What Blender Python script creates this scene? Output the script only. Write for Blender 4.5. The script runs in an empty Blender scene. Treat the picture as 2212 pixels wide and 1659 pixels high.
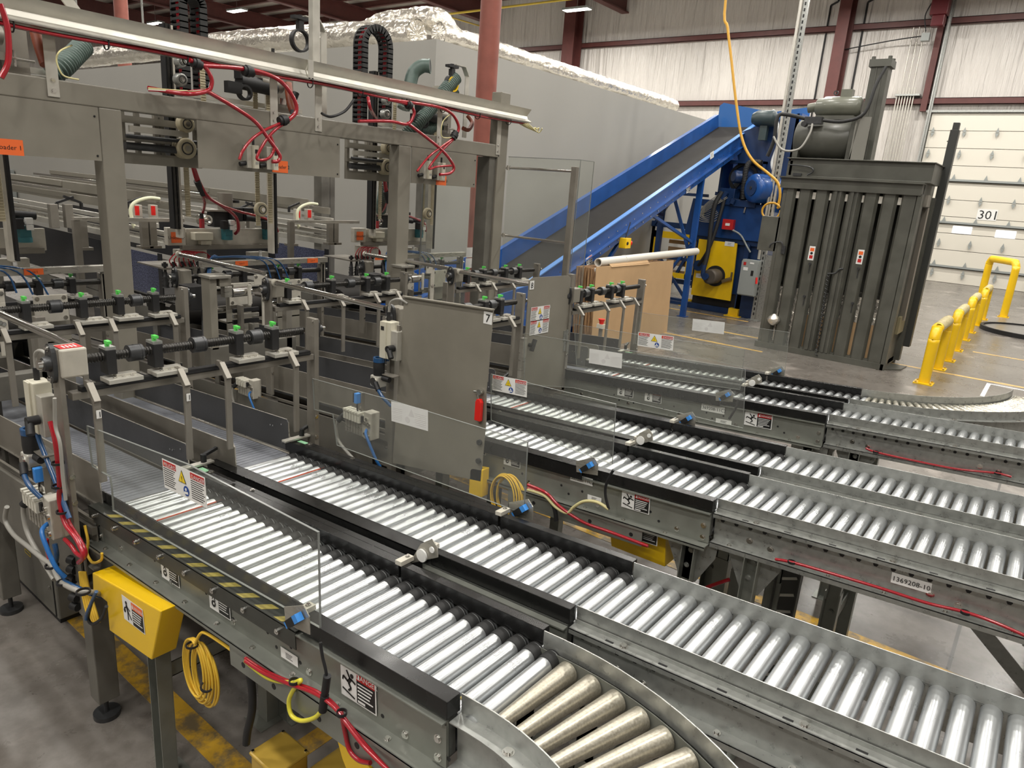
import bpy, math, random
from math import sin, cos, pi, radians, sqrt, atan2
from mathutils import Vector as V, Matrix
random.seed(7)
SC = bpy.context.scene
COL = SC.collection
# ------------------------------------------------------------------ camera model (measured from the place)
Hc = 2.2; FPX = 1516.28; CX, CY = 1106.0, 829.5
def _rod(w):
    w = V(w); return Matrix.Rotation(w.length, 3, w.normalized())
RW = _rod((1.74256857, 0.65514409, -0.39563791))      # world -> camera (x right, y down, z forward)
RT = RW.transposed()
CAM = V((0, 0, Hc))
def ray(px, py): return RT @ V(((px-CX)/FPX, (py-CY)/FPX, 1.0))
def P(px, py, x=None, y=None, z=None):
    "point of the place seen at a pixel, on a plane of constant x, y or z"
    d = ray(px, py)
    if x is not None: t = x/d.x
    elif y is not None: t = y/d.y
    else: t = (z-Hc)/d.z
    return CAM+d*t
TA = math.tan(radians(3.6))
ROT = Matrix.Rotation(-radians(3.6), 4, 'Y')          # the conveyor beds rise gently along +x
def INC(x, y, w): return ROT @ V((x, y, w))
# ------------------------------------------------------------------ materials
MATS = {}
def mat(name, col, rough=.5, metal=0., noise=0., nscale=20., col2=None, bump=0., bscale=40., stretch=None, spec=None, coat=0., rvar=0., emit=None, estr=0., bdist=.002):
    if name in MATS: return MATS[name]
    m = bpy.data.materials.new(name); m.use_nodes = True; MATS[name] = m
    nt = m.node_tree; b = nt.nodes['Principled BSDF']
    b.inputs['Base Color'].default_value = (*col, 1); b.inputs['Roughness'].default_value = rough; b.inputs['Metallic'].default_value = metal
    if spec is not None: b.inputs['Specular IOR Level'].default_value = spec
    if coat: b.inputs['Coat Weight'].default_value = coat; b.inputs['Coat Roughness'].default_value = .15
    if emit: b.inputs['Emission Color'].default_value = (*emit, 1); b.inputs['Emission Strength'].default_value = estr
    if noise or bump or rvar:
        tc = nt.nodes.new('ShaderNodeTexCoord'); mp = nt.nodes.new('ShaderNodeMapping')
        if stretch: mp.inputs['Scale'].default_value = stretch
        nt.links.new(tc.outputs['Object'], mp.inputs['Vector'])
        n = nt.nodes.new('ShaderNodeTexNoise'); n.inputs['Scale'].default_value = nscale; n.inputs['Detail'].default_value = 6
        nt.links.new(mp.outputs[0], n.inputs['Vector'])
        if noise:
            r = nt.nodes.new('ShaderNodeValToRGB')
            c2 = col2 or tuple(max(0, c*(1-noise)) for c in col)
            r.color_ramp.elements[0].position = .32; r.color_ramp.elements[1].position = .68
            r.color_ramp.elements[0].color = (*c2, 1); r.color_ramp.elements[1].color = (*col, 1)
            nt.links.new(n.outputs['Fac'], r.inputs[0]); nt.links.new(r.outputs[0], b.inputs['Base Color'])
        if rvar:
            mr = nt.nodes.new('ShaderNodeMapRange'); mr.inputs['From Min'].default_value = .3; mr.inputs['From Max'].default_value = .7
            mr.inputs['To Min'].default_value = max(.02, rough-rvar); mr.inputs['To Max'].default_value = min(1, rough+rvar)
            nt.links.new(n.outputs['Fac'], mr.inputs['Value']); nt.links.new(mr.outputs[0], b.inputs['Roughness'])
        if bump:
            n2 = nt.nodes.new('ShaderNodeTexNoise'); n2.inputs['Scale'].default_value = bscale; n2.inputs['Detail'].default_value = 4
            nt.links.new(mp.outputs[0], n2.inputs['Vector'])
            bp = nt.nodes.new('ShaderNodeBump'); bp.inputs['Strength'].default_value = bump; bp.inputs['Distance'].default_value = bdist
            nt.links.new(n2.outputs['Fac'], bp.inputs['Height']); nt.links.new(bp.outputs[0], b.inputs['Normal'])
    return m
PAINT = mat('taupe_machine_paint', (.235,.218,.180), .42, 0, .12, 6, rvar=.08)
PAINTD = mat('taupe_machine_paint_worn', (.15,.142,.122), .45, 0, .25, 9, rvar=.1)
STEEL = mat('brushed_stainless', (.46,.44,.39), .33, .6, .18, 12, stretch=(1,1,6), rvar=.1)
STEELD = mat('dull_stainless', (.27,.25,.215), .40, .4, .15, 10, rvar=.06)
ALU = mat('light_aluminium', (.62,.60,.54), .38, .55, .1, 14, rvar=.08)
CREAMAL = mat('anodised_plate', (.55,.52,.45), .5, .2, .15, 20)
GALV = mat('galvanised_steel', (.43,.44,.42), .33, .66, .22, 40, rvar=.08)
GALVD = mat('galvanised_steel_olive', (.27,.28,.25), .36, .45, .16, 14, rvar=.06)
ROLL = mat('zinc_roller', (.50,.52,.53), .29, .74, .12, 9, rvar=.03)
ROLLT = mat('worn_taper_roller', (.50,.47,.39), .34, .7, .3, 170, col2=(.36,.33,.265), rvar=.06)
BLACK = mat('black_plastic_guard', (.007,.007,.007), .26, 0, .3, 8, col2=(.012,.012,.012), rvar=.08, spec=.35)
BLACKM = mat('matt_black', (.012,.012,.013), .55)
RUBBER = mat('black_rubber', (.02,.02,.02), .65, 0, .3, 20)
BELTG = mat('grey_belt', (.20,.21,.235), .5, 0, .15, 60, bump=.3, bscale=90, bdist=.001)
BELTD = mat('dark_belt', (.022,.020,.018), .75, 0, .2, 5, spec=.2)
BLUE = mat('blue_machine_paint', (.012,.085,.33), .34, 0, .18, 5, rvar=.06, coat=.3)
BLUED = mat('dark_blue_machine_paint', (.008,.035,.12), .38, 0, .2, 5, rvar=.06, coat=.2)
YEL = mat('yellow_safety_paint', (.95,.60,.006), .36, 0, .1, 4, rvar=.05, coat=.3)
YELG = mat('yellow_gold_paint', (.55,.36,.06), .35, .1, .12, 6)
BALER = mat('baler_grey_paint', (.100,.100,.084), .42, 0, .28, 4, rvar=.1)
DRED = mat('dark_red_steel', (.105,.030,.026), .5, 0, .2, 4)
PRED = mat('primer_red_column', (.30,.09,.065), .55, 0, .2, 7)
HRED = mat('red_hose', (.36,.008,.018), .22, 0, .1, 20, coat=.5)
HBLUE = mat('blue_hose', (.012,.07,.19), .25, coat=.4)
HBLUEL = mat('light_blue_plastic', (.05,.27,.75), .35)
HORG = mat('terracotta_hose', (.24,.055,.025), .4)
HYEL = mat('yellow_cable', (.78,.50,.05), .4)
HLYEL = mat('pale_yellow_wire', (.62,.56,.28), .45)
HGREY = mat('grey_hose', (.34,.33,.30), .4)
HGREEN = mat('grey_green_duct_hose', (.10,.15,.13), .4, 0, .2, 30)
CREAM = mat('cream_plastic', (.62,.59,.48), .4, 0, .08, 10)
WHITE = mat('white_label', (.80,.80,.78), .45)
WHITED = mat('frosted_label_back', (.66,.66,.64), .5)
LRED = mat('label_red', (.50,.015,.015), .45)
LORG = mat('label_orange', (.85,.15,.03), .5)
LYEL = mat('label_yellow', (.85,.62,.02), .45)
LBLK = mat('label_black', (.012,.012,.012), .45)
LBLU = mat('label_blue', (.01,.06,.30), .45)
LGRN = mat('label_green', (.30,.60,.36), .5)
GRN = mat('green_cap', (.10,.62,.10), .4)
REDP = mat('red_plastic', (.75,.02,.015), .35)
TEAL = mat('teal_valve', (.03,.16,.19), .4)
CARD = mat('cardboard', (.55,.36,.19), .75, 0, .1, 3)
CARDD = mat('cardboard_edges', (.42,.25,.12), .85, 0, .5, 60, col2=(.12,.06,.025), stretch=(1,1,.1))
TUBEW = mat('white_tube', (.70,.67,.60), .5)
CHROME = mat('bright_steel', (.72,.71,.68), .16, 1.)
IRON = mat('dark_cast_iron', (.065,.067,.07), .35, .5, .2, 20)
IRONB = mat('black_oxide_steel', (.045,.043,.04), .32, .7, .2, 30)
CREAMBELT = mat('toothed_belt', (.50,.44,.30), .6, 0, .2, 20)
ELGREY = mat('electrical_grey', (.30,.32,.31), .4)
FOIL = mat('foil_wrap', (.80,.76,.68), .22, .75, .1, 3, bump=.9, bscale=9, rvar=.1, bdist=.04)
WALLW = mat('vinyl_insulation_white', (.66,.625,.585), .33, 0, .12, .5, bump=1., bscale=2.6, stretch=(1.7,1.7,.11), bdist=.22)
ROOMG = mat('room_panel_grey', (.375,.365,.335), .5, 0, .04, 1)
DOORW = mat('dock_door_cream', (.70,.665,.58), .5)
CEILW = mat('roof_liner', (.50,.46,.41), .5, 0, .1, 1)
def glassy(name, col=(1,1,1), a=.12, rough=.05):
    m = bpy.data.materials.new(name); m.use_nodes = True; MATS[name] = m
    nt = m.node_tree; b = nt.nodes['Principled BSDF']; out = nt.nodes['Material Output']
    b.inputs['Base Color'].default_value = (*col, 1); b.inputs['Roughness'].default_value = rough
    t = nt.nodes.new('ShaderNodeBsdfTransparent'); t.inputs[0].default_value = (.93,.94,.92,1)
    mx = nt.nodes.new('ShaderNodeMixShader'); mx.inputs[0].default_value = a
    nt.links.new(t.outputs[0], mx.inputs[1]); nt.links.new(b.outputs[0], mx.inputs[2]); nt.links.new(mx.outputs[0], out.inputs[0])
    return m
PLEXI = glassy('clear_polycarbonate', (.7,.7,.68), .055, .04)
PLEXIE = mat('polycarbonate_edge', (.20,.21,.20), .25)
FILM = glassy('stretch_film', (.9,.9,.9), .4, .15)
# ------------------------------------------------------------------ mesh builder
class MB:
    def __init__(s): s.v = []; s.f = []; s.m = 0; s.T = None
    def _add(s, vs, fs, smooth=False):
        b = len(s.v)
        for p in vs:
            p = V(p)
            if s.T is not None: p = s.T @ p
            s.v.append(p)
        for f in fs: s.f.append((tuple(i+b for i in f), s.m, smooth))
    def box(s, a, b):
        x0,x1 = sorted((a[0],b[0])); y0,y1 = sorted((a[1],b[1])); z0,z1 = sorted((a[2],b[2]))
        s._add([(x0,y0,z0),(x1,y0,z0),(x1,y1,z0),(x0,y1,z0),(x0,y0,z1),(x1,y0,z1),(x1,y1,z1),(x0,y1,z1)],
               [(0,3,2,1),(4,5,6,7),(0,1,5,4),(1,2,6,5),(2,3,7,6),(3,0,4,7)]); return s
    def cbox(s, c, d): return s.box((c[0]-d[0]/2,c[1]-d[1]/2,c[2]-d[2]/2),(c[0]+d[0]/2,c[1]+d[1]/2,c[2]+d[2]/2))
    def bar(s, p, q, w, h, up=(0,0,1)):
        "rectangular bar p->q; w across, h along up"
        p, q, up = V(p), V(q), V(up); d = (q-p).normalized(); a = d.cross(up)
        if a.length < 1e-4: a = d.cross(V((1,0,0)))
        a.normalize(); u = a.cross(d).normalized()
        vs = []
        for c in (p, q):
            for i, j in ((-1,-1),(1,-1),(1,1),(-1,1)): vs.append(c+a*(i*w/2)+u*(j*h/2))
        s._add(vs, [(0,1,2,3),(7,6,5,4),(0,4,5,1),(1,5,6,2),(2,6,7,3),(3,7,4,0)]); return s
    def cyl(s, p, q, r, n=16, r2=None, cap=True):
        p, q = V(p), V(q); r2 = r if r2 is None else r2; d = (q-p).normalized()
        a = d.cross(V((0,0,1)))
        if a.length < 1e-3: a = d.cross(V((1,0,0)))
        a.normalize(); u = a.cross(d)
        vs = []
        for c, rr in ((p, r), (q, r2)):
            for i in range(n):
                t = 2*pi*i/n; vs.append(c+a*(rr*cos(t))+u*(rr*sin(t)))
        s._add(vs, [(i,(i+1)%n,n+(i+1)%n,n+i) for i in range(n)], True)
        if cap: s._add(vs, [tuple(range(n-1,-1,-1)), tuple(range(n,2*n))])
        return s
    def ring(s, p, q, r, ri, n=20):
        p, q = V(p), V(q); d = (q-p).normalized(); a = d.cross(V((0,0,1)))
        if a.length < 1e-3: a = d.cross(V((1,0,0)))
        a.normalize(); u = a.cross(d); vs = []
        for c, rr in ((p,r),(q,r),(q,ri),(p,ri)):
            for i in range(n):
                t = 2*pi*i/n; vs.append(c+a*(rr*cos(t))+u*(rr*sin(t)))
        fs = []
        for k in range(4):
            k2 = (k+1)%4
            s._add([*vs], [(k*n+i,k*n+(i+1)%n,k2*n+(i+1)%n,k2*n+i) for i in range(n)], k%2==0)
        return s
    def lathe(s, p, q, prof, n=20, hard=False):
        "prof: list of (t along p->q in metres, radius)"
        p, q = V(p), V(q); d = (q-p).normalized(); a = d.cross(V((0,0,1)))
        if a.length < 1e-3: a = d.cross(V((1,0,0)))
        a.normalize(); u = a.cross(d); vs = []
        for t_, rr in prof:
            for i in range(n):
                t = 2*pi*i/n; vs.append(p+d*t_+a*(rr*cos(t))+u*(rr*sin(t)))
        if hard:
            for k in range(len(prof)-1): s._add(vs[k*n:(k+2)*n], [(i,(i+1)%n,n+(i+1)%n,n+i) for i in range(n)], True)
        else: s._add(vs, [(k*n+i,k*n+(i+1)%n,(k+1)*n+(i+1)%n,(k+1)*n+i) for k in range(len(prof)-1) for i in range(n)], True)
        m = (len(prof)-1)*n
        s._add(vs, [tuple(range(n-1,-1,-1)), tuple(range(m,m+n))]); return s
    def tube(s, pts, r, n=8, sub=5, rib=0):
        pts = [V(p) for p in pts]
        if sub > 1 and len(pts) > 2:
            out = []
            for i in range(len(pts)-1):
                p0 = pts[max(i-1,0)]; p1 = pts[i]; p2 = pts[i+1]; p3 = pts[min(i+2,len(pts)-1)]
                for k in range(sub):
                    t = k/sub
                    out.append(.5*((2*p1)+(p2-p0)*t+(2*p0-5*p1+4*p2-p3)*t*t+(3*p1-p0-3*p2+p3)*t**3))
            out.append(pts[-1]); pts = out
        if rib:   # resample finely for corrugations
            L = [0]
            for a_, b_ in zip(pts, pts[1:]): L.append(L[-1]+(b_-a_).length)
            N = int(L[-1]/rib*4); res = []; j = 0
            for k in range(N+1):
                t = L[-1]*k/N
                while j < len(L)-2 and L[j+1] < t: j += 1
                f = (t-L[j])/max(1e-9, L[j+1]-L[j]); res.append(pts[j].lerp(pts[j+1], f))
            pts = res
        prev = None; vs = []
        for i, p in enumerate(pts):
            d = (pts[min(i+1,len(pts)-1)]-pts[max(i-1,0)])
            if d.length < 1e-9: d = V((0,0,1))
            d.normalize()
            if prev is None:
                a = d.cross(V((0,0,1)))
                if a.length < 1e-2: a = d.cross(V((1,0,0)))
            else: a = prev-d*prev.dot(d)
            a.normalize(); prev = a; u = a.cross(d)
            rr = r*(1+(.13 if i%4 < 2 else -.1)) if rib else r
            for k in range(n):
                t = 2*pi*k/n; vs.append(p+a*(rr*cos(t))+u*(rr*sin(t)))
        m = len(pts)
        s._add(vs, [(j*n+i,j*n+(i+1)%n,(j+1)*n+(i+1)%n,(j+1)*n+i) for j in range(m-1) for i in range(n)], True)
        s._add(vs, [tuple(range(n-1,-1,-1)), tuple(range((m-1)*n,m*n))]); return s
    def prism(s, poly, o, ax, ay, depth):
        "polygon (2-D) in the plane o,ax,ay extruded by vector depth"
        o, ax, ay, depth = V(o), V(ax), V(ay), V(depth); n = len(poly)
        vs = [o+ax*p[0]+ay*p[1] for p in poly]; vs += [v+depth for v in vs]
        s._add(vs, [tuple(range(n)), tuple(range(2*n-1,n-1,-1))]+[(i,n+i,n+(i+1)%n,(i+1)%n) for i in range(n)]); return s
    def quad(s, a, b, c, d): s._add([a,b,c,d], [(0,1,2,3)]); return s
    def slab(s, a, b, c, d, t): return s.prism([(0,0)], a, (1,0,0), (0,1,0), t) if 0 else s._slab(a,b,c,d,V(t))
    def _slab(s, a, b, c, d, t):
        t = V(t); vs = [V(a),V(b),V(c),V(d)]; vs += [v+t for v in vs]
        s._add(vs, [(0,1,2,3),(7,6,5,4),(0,4,5,1),(1,5,6,2),(2,6,7,3),(3,7,4,0)]); return s
    def text(s, st, o, ax, ay, h, align='c', thick=.0004):
        "flat lettering h high centred at o; ax = reading direction, ay = up"
        vs, fs, w = glyphs(st); ax, ay, o = V(ax).normalized(), V(ay).normalized(), V(o); nrm = ax.cross(ay)
        off = {'c': -w/2, 'l': 0, 'r': -w}[align]
        s._add([o+ax*((x+off)*h)+ay*((y-.36)*h)+nrm*thick for x, y in vs], fs); return s
    def bolt(s, p, d, r=.008, h=.006, n=6):
        p, d = V(p), V(d).normalized(); s.cyl(p, p+d*h*.3, r*1.4, 12); s.cyl(p, p+d*h, r, n); return s
_G = {}
def glyphs(st):
    if st in _G: return _G[st]
    c = bpy.data.curves.new('t', 'FONT'); c.body = st; c.size = 1; c.resolution_u = 2
    o = bpy.data.objects.new('t', c); COL.objects.link(o)
    dg = bpy.context.evaluated_depsgraph_get(); me = bpy.data.meshes.new_from_object(o.evaluated_get(dg))
    vs = [(v.co.x, v.co.y) for v in me.vertices]; fs = [tuple(p.vertices) for p in me.polygons]
    bpy.data.objects.remove(o); bpy.data.curves.remove(c); bpy.data.meshes.remove(me)
    w = max([v[0] for v in vs] or [0]); _G[st] = (vs, fs, w); return _G[st]
def build(name, mb, mats, parent=None, kind=None, label=None, bevel=0):
    me = bpy.data.meshes.new(name); me.from_pydata([tuple(v) for v in mb.v], [], [f[0] for f in mb.f])
    if not isinstance(mats, (list, tuple)): mats = [mats]
    for m in mats: me.materials.append(m)
    for p, f in zip(me.polygons, mb.f): p.material_index = f[1]; p.use_smooth = f[2]
    me.validate()
    o = bpy.data.objects.new(name, me); COL.objects.link(o)
    if bevel:
        md = o.modifiers.new('Bevel', 'BEVEL'); md.width = bevel; md.segments = 2; md.limit_method = 'ANGLE'; md.angle_limit = radians(40)
    if parent is not None: attach(o, parent)
    if kind: o['kind'] = kind
    if label: o['label'] = label
    return o
def attach(o, parent):
    o.parent = parent
    M = Matrix.Translation(parent.location); q = parent.parent
    if q is not None: M = Matrix.Identity(4)
    if parent.type != 'EMPTY': M = Matrix.Identity(4)
    o.matrix_parent_inverse = M.inverted()
def thing(name, label, cat, loc=(0,0,0), group=None):
    o = bpy.data.objects.new(name, None); COL.objects.link(o); o.location = loc; o.empty_display_size = .05
    o['label'] = label; o['category'] = cat
    if group: o['group'] = group
    return o
def tag(o, label, cat, group=None):
    o['label'] = label; o['category'] = cat
    if group: o['group'] = group
    return o
def dup(root, d, label=None):
    "copy of a thing (and its parts, and theirs) moved by d"
    r = root.copy(); COL.objects.link(r); r.location = root.location+V(d)
    if label: r['label'] = label
    for ch in list(root.children):
        c = ch.copy(); COL.objects.link(c); c.parent = r; c.matrix_parent_inverse = ch.matrix_parent_inverse.copy()
        for g in list(ch.children):
            e = g.copy(); COL.objects.link(e); e.parent = c; e.matrix_parent_inverse = g.matrix_parent_inverse.copy()
    return r
def struct(name, mb, mats, bevel=0): return build(name, mb, mats, None, 'structure', None, bevel)
# ------------------------------------------------------------------ stickers
SM = [WHITE, LRED, LORG, LYEL, LBLK, LBLU, LGRN]
def sticker(parent, kind, c, ax, ay, w, h, st='', name='warning_label', mats=None):
    c, ax, ay = V(c), V(ax).normalized(), V(ay).normalized(); n = ax.cross(ay); m = MB()
    def rect(x0, y0, x1, y1, k, lv=1):
        m.m = k; o = c+n*(.0006*lv)
        m._slab(o+ax*(x0*w)+ay*(y0*h), o+ax*(x1*w)+ay*(y0*h), o+ax*(x1*w)+ay*(y1*h), o+ax*(x0*w)+ay*(y1*h), n*.0005)
    def txt(s, x, y, hh, k, al='c', lv=3):
        m.m = k; m.text(s, c+ax*(x*w)+ay*(y*h)+n*(.0006*lv), ax, ay, hh*h, al)
    def poly(pts, k, lv=2):
        m.m = k; m.prism([(x*w, y*h) for x, y in pts], c+n*(.0006*lv), ax, ay, n*.0005)
    def circ(x, y, r, k, lv=2): poly([(x+r*cos(t*pi/10)*h/w, y+r*sin(t*pi/10)) for t in range(20)], k, lv)
    def stroke(x0, y0, x1, y1, t, k, lv=2):
        a = c+ax*(x0*w)+ay*(y0*h)+n*(.0006*lv); b = c+ax*(x1*w)+ay*(y1*h)+n*(.0006*lv)
        d = (b-a).normalized(); p = n.cross(d)*(t*h/2); m.m = k; m._slab(a-p, b-p, b+p, a+p, n*.0004)
    rect(-.5,-.5,.5,.5,0,0)
    if kind == 'bi':
        rect(-.48,.26,-.17,.46,1); rect(.17,.26,.48,.46,1)
        txt('▲ PELIGRO' if 0 else 'PELIGRO', -.31, .355, .19, 0); txt('DANGER', .345, .355, .19, 0)
        poly([(-.475,.30),(-.435,.30),(-.455,.41)], 2); poly([(.185,.30),(.225,.30),(.205,.41)], 2)
        poly([(-.12,-.02),(.06,-.02),(-.03,.40)], 4); poly([(-.105,.0),(.045,.0),(-.03,.36)], 3, 3); txt('!', -.03, .12, .28, 4, lv=5)
        circ(.05,-.25,.17,5); circ(.045,-.2,.05,0,3); stroke(.0,-.33,.09,-.3,.08,0,3)
        for k in range(9):
            y = .2-.072*k; rect(-.48,y-.012,-.2-(k*37%5)*.012,y+.012,4); rect(.17,y-.012,.47-(k*53%5)*.012,y+.012,4)
    elif kind in ('fall', 'warn', 'warn2', 'warn3'):
        rect(-.04,-.46,.47,.46,4); hc = 1 if kind == 'fall' else 2
        rect(-.04,.2,.47,.46,hc,2); txt('DANGER' if kind == 'fall' else 'WARNING', .26, .33, .2, 0, lv=4); poly([(.0,.24),(.06,.24),(.03,.42)], 0, 3)
        for k in range(5): rect(.0,.12-.1*k-.018,.42-(k*29%4)*.03,.12-.1*k+.018,0,3)
        if kind == 'fall':
            circ(-.17,.22,.065,4); stroke(-.2,.13,-.28,-.02,.11,4); stroke(-.2,.12,-.07,.04,.06,4); stroke(-.22,.1,-.32,.32,.06,4)
            stroke(-.28,0,-.42,.1,.07,4); stroke(-.42,.1,-.44,-.02,.05,4); stroke(-.27,-.02,-.2,-.16,.07,4); stroke(-.2,-.16,-.28,-.26,.06,4)
            stroke(-.45,-.26,-.1,-.4,.05,4); rect(.0,-.42,.2,-.36,0,3)
        elif kind == 'warn3':
            circ(-.3,.28,.07,4); stroke(-.3,.2,-.25,-.05,.12,4); stroke(-.29,.12,-.42,.0,.06,4); stroke(-.27,.14,-.14,.02,.05,4)
            stroke(-.26,-.05,-.26,-.4,.07,4); stroke(-.24,-.05,-.1,-.3,.06,4); circ(-.4,-.08,.08,4)
        else:
            circ(-.28,-.22,.14,4); stroke(-.3,.3,-.2,-.1,.05,4); stroke(-.2,.3,-.34,-.05,.04,4); circ(-.28,.12 if kind=='warn' else .3,.09,4); circ(-.26,-.2,.05,0,3)
    elif kind == 'code': txt(st, 0, 0, .62, 4)
    elif kind == 'num': txt(st, 0, 0, .95, 4)
    elif kind == 'plate':
        for k in range(4): rect(-.2,.2-.14*k-.02,.2-(k%3)*.05,.2-.14*k+.02,4)
    elif kind == 'ghost':      # the back of the bilingual sign, seen through the clear panel
        for k in range(7): rect(-.46,.2-.09*k-.008,-.2,.2-.09*k+.008,1,1); rect(.16,.2-.09*k-.008,.46,.2-.09*k+.008,1,1)
        poly([(-.02,.0),(.14,.0),(.06,.36)], 1, 1); circ(-.05,-.22,.15,1,1)
    elif kind == 'org': pass
    ms = mats or SM
    if kind == 'ghost': ms = [WHITED, mat('frosted_print', (.58,.57,.56), .5)]
    if kind == 'org':
        m = MB(); m._slab(c-ax*w/2-ay*h/2, c+ax*w/2-ay*h/2, c+ax*w/2+ay*h/2, c-ax*w/2+ay*h/2, n*.001); m.m = 1; m.text(st, c+n*.0015, ax, ay, h*.42); ms = [LORG, LBLK]
    return build(name, m, ms, parent)
# ------------------------------------------------------------------ the building
WY = 30.4; ZC = 11.3; XL, XR_, YN = -62.0, 14.0, -12.0
def floor_material():
    m = bpy.data.materials.new('polished_concrete'); m.use_nodes = True; nt = m.node_tree; b = nt.nodes['Principled BSDF']
    tc = nt.nodes.new('ShaderNodeTexCoord'); L = nt.links.new
    def noise(sc, det=6, rough=.6):
        n = nt.nodes.new('ShaderNodeTexNoise'); n.inputs['Scale'].default_value = sc; n.inputs['Detail'].default_value = det; n.inputs['Roughness'].default_value = rough
        L(tc.outputs['Object'], n.inputs['Vector']); return n
    n1, n2, n3 = noise(.35), noise(2.2, 8, .7), noise(14, 4)
    r = nt.nodes.new('ShaderNodeValToRGB'); e = r.color_ramp.elements; e[0].position = .34; e[0].color = (.105,.093,.082,1); e[1].position = .66; e[1].color = (.225,.205,.185,1)
    mx = nt.nodes.new('ShaderNodeMix'); mx.data_type = 'FLOAT'; mx.inputs[0].default_value = .45; L(n1.outputs['Fac'], mx.inputs[2]); L(n2.outputs['Fac'], mx.inputs[3]); L(mx.outputs[0], r.inputs[0])
    m2 = nt.nodes.new('ShaderNodeMix'); m2.data_type = 'RGBA'; m2.blend_type = 'MULTIPLY'; m2.inputs[0].default_value = .5
    r2 = nt.nodes.new('ShaderNodeValToRGB'); r2.color_ramp.elements[0].position = .35; r2.color_ramp.elements[0].color = (.55,.53,.5,1); r2.color_ramp.elements[1].position = .6
    L(n3.outputs['Fac'], r2.inputs[0]); L(r.outputs[0], m2.inputs[6]); L(r2.outputs[0], m2.inputs[7])
    # pale scuffed patches and saw-cut joints
    n4 = noise(1.3, 5, .55); r4 = nt.nodes.new('ShaderNodeValToRGB'); r4.color_ramp.elements[0].position = .60; r4.color_ramp.elements[0].color = (0,0,0,1); r4.color_ramp.elements[1].position = .68
    L(n4.outputs['Fac'], r4.inputs[0]); m3 = nt.nodes.new('ShaderNodeMix'); m3.data_type = 'RGBA'; m3.inputs[7].default_value = (.36,.32,.29,1)
    mm = nt.nodes.new('ShaderNodeMath'); mm.operation = 'MULTIPLY'; mm.inputs[1].default_value = .65; L(r4.outputs[0], mm.inputs[0]); L(mm.outputs[0], m3.inputs[0]); L(m2.outputs[2], m3.inputs[6])
    sx = nt.nodes.new('ShaderNodeSeparateXYZ'); L(tc.outputs['Object'], sx.inputs[0]); prev = None
    for ax in (0, 1):
        a = nt.nodes.new('ShaderNodeMath'); a.operation = 'PINGPONG'; a.inputs[1].default_value = 2.3; L(sx.outputs[ax], a.inputs[0])
        c = nt.nodes.new('ShaderNodeMath'); c.operation = 'LESS_THAN'; c.inputs[1].default_value = .009; L(a.outputs[0], c.inputs[0])
        if prev is None: prev = c
        else:
            d = nt.nodes.new('ShaderNodeMath'); d.operation = 'MAXIMUM'; L(prev.outputs[0], d.inputs[0]); L(c.outputs[0], d.inputs[1]); prev = d
    m4 = nt.nodes.new('ShaderNodeMix'); m4.data_type = 'RGBA'; m4.inputs[7].default_value = (.05,.045,.04,1); L(prev.outputs[0], m4.inputs[0]); L(m3.outputs[2], m4.inputs[6])
    L(m4.outputs[2], b.inputs['Base Color'])
    mr = nt.nodes.new('ShaderNodeMapRange'); mr.inputs['To Min'].default_value = .16; mr.inputs['To Max'].default_value = .42; L(n2.outputs['Fac'], mr.inputs['Value']); L(mr.outputs[0], b.inputs['Roughness'])
    bp = nt.nodes.new('ShaderNodeBump'); bp.inputs['Strength'].default_value = .05; bp.inputs['Distance'].default_value = .01; L(n3.outputs['Fac'], bp.inputs['Height']); L(bp.outputs[0], b.inputs['Normal'])
    return m
def worn_paint(name, col, bare, lo=.42, hi=.56, sc=7):
    m = bpy.data.materials.new(name); m.use_nodes = True; nt = m.node_tree; b = nt.nodes['Principled BSDF']; L = nt.links.new
    tc = nt.nodes.new('ShaderNodeTexCoord'); n = nt.nodes.new('ShaderNodeTexNoise'); n.inputs['Scale'].default_value = sc; n.inputs['Detail'].default_value = 8; n.inputs['Roughness'].default_value = .7
    L(tc.outputs['Object'], n.inputs['Vector']); r = nt.nodes.new('ShaderNodeValToRGB'); r.color_ramp.elements[0].position = lo; r.color_ramp.elements[0].color = (*bare,1); r.color_ramp.elements[1].position = hi; r.color_ramp.elements[1].color = (*col,1)
    L(n.outputs['Fac'], r.inputs[0]); L(r.outputs[0], b.inputs['Base Color']); b.inputs['Roughness'].default_value = .35; return m
CONC = floor_material()
struct('floor', MB().box((XL,YN,-.3),(XR_,WY,0)), CONC)
struct('wall_back', MB().box((XL,WY,0),(XR_,WY+.3,ZC)), WALLW)
struct('wall_left', MB().box((XL-.3,YN,0),(XL,WY,ZC)), WALLW)
struct('wall_right', MB().box((XR_,YN,0),(XR_+.3,WY,ZC)), WALLW)
struct('wall_front', MB().box((XL,YN-.3,0),(XR_,YN,ZC)), WALLW)
struct('ceiling', MB().box((XL,YN,ZC),(XR_,WY,ZC+.2)), CEILW)
YWORN = worn_paint('worn_yellow_floor_paint', (.62,.36,.035), (.20,.15,.08))
YLINE = worn_paint('thin_yellow_floor_line', (.66,.42,.12), (.3,.22,.15), .3, .5)
k = 0
for a, b_, mt in (((-8,3.78),(1.6,3.87),YWORN),((-9,1.115),(.6,1.215),YWORN),((-1.99,1.24),(-1.90,1.55),YWORN),((-4.9,12.08),(1.5,12.17),YLINE),((-.9,14.65),(1.5,14.73),YLINE),((-7.5,13.66),(-4.6,13.74),YLINE),((-7,10.98),(-3.4,11.06),YLINE)):
    k += 1; struct('trim_%d' % k, MB().box((a[0],a[1],0),(b_[0],b_[1],.002)), mt)
struct('trim_8', MB().box((-.47,10.95,0),(-.42,11.95,.002)).box((-.42,11.9,0),(1,11.95,.002)), WHITE)
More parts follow.
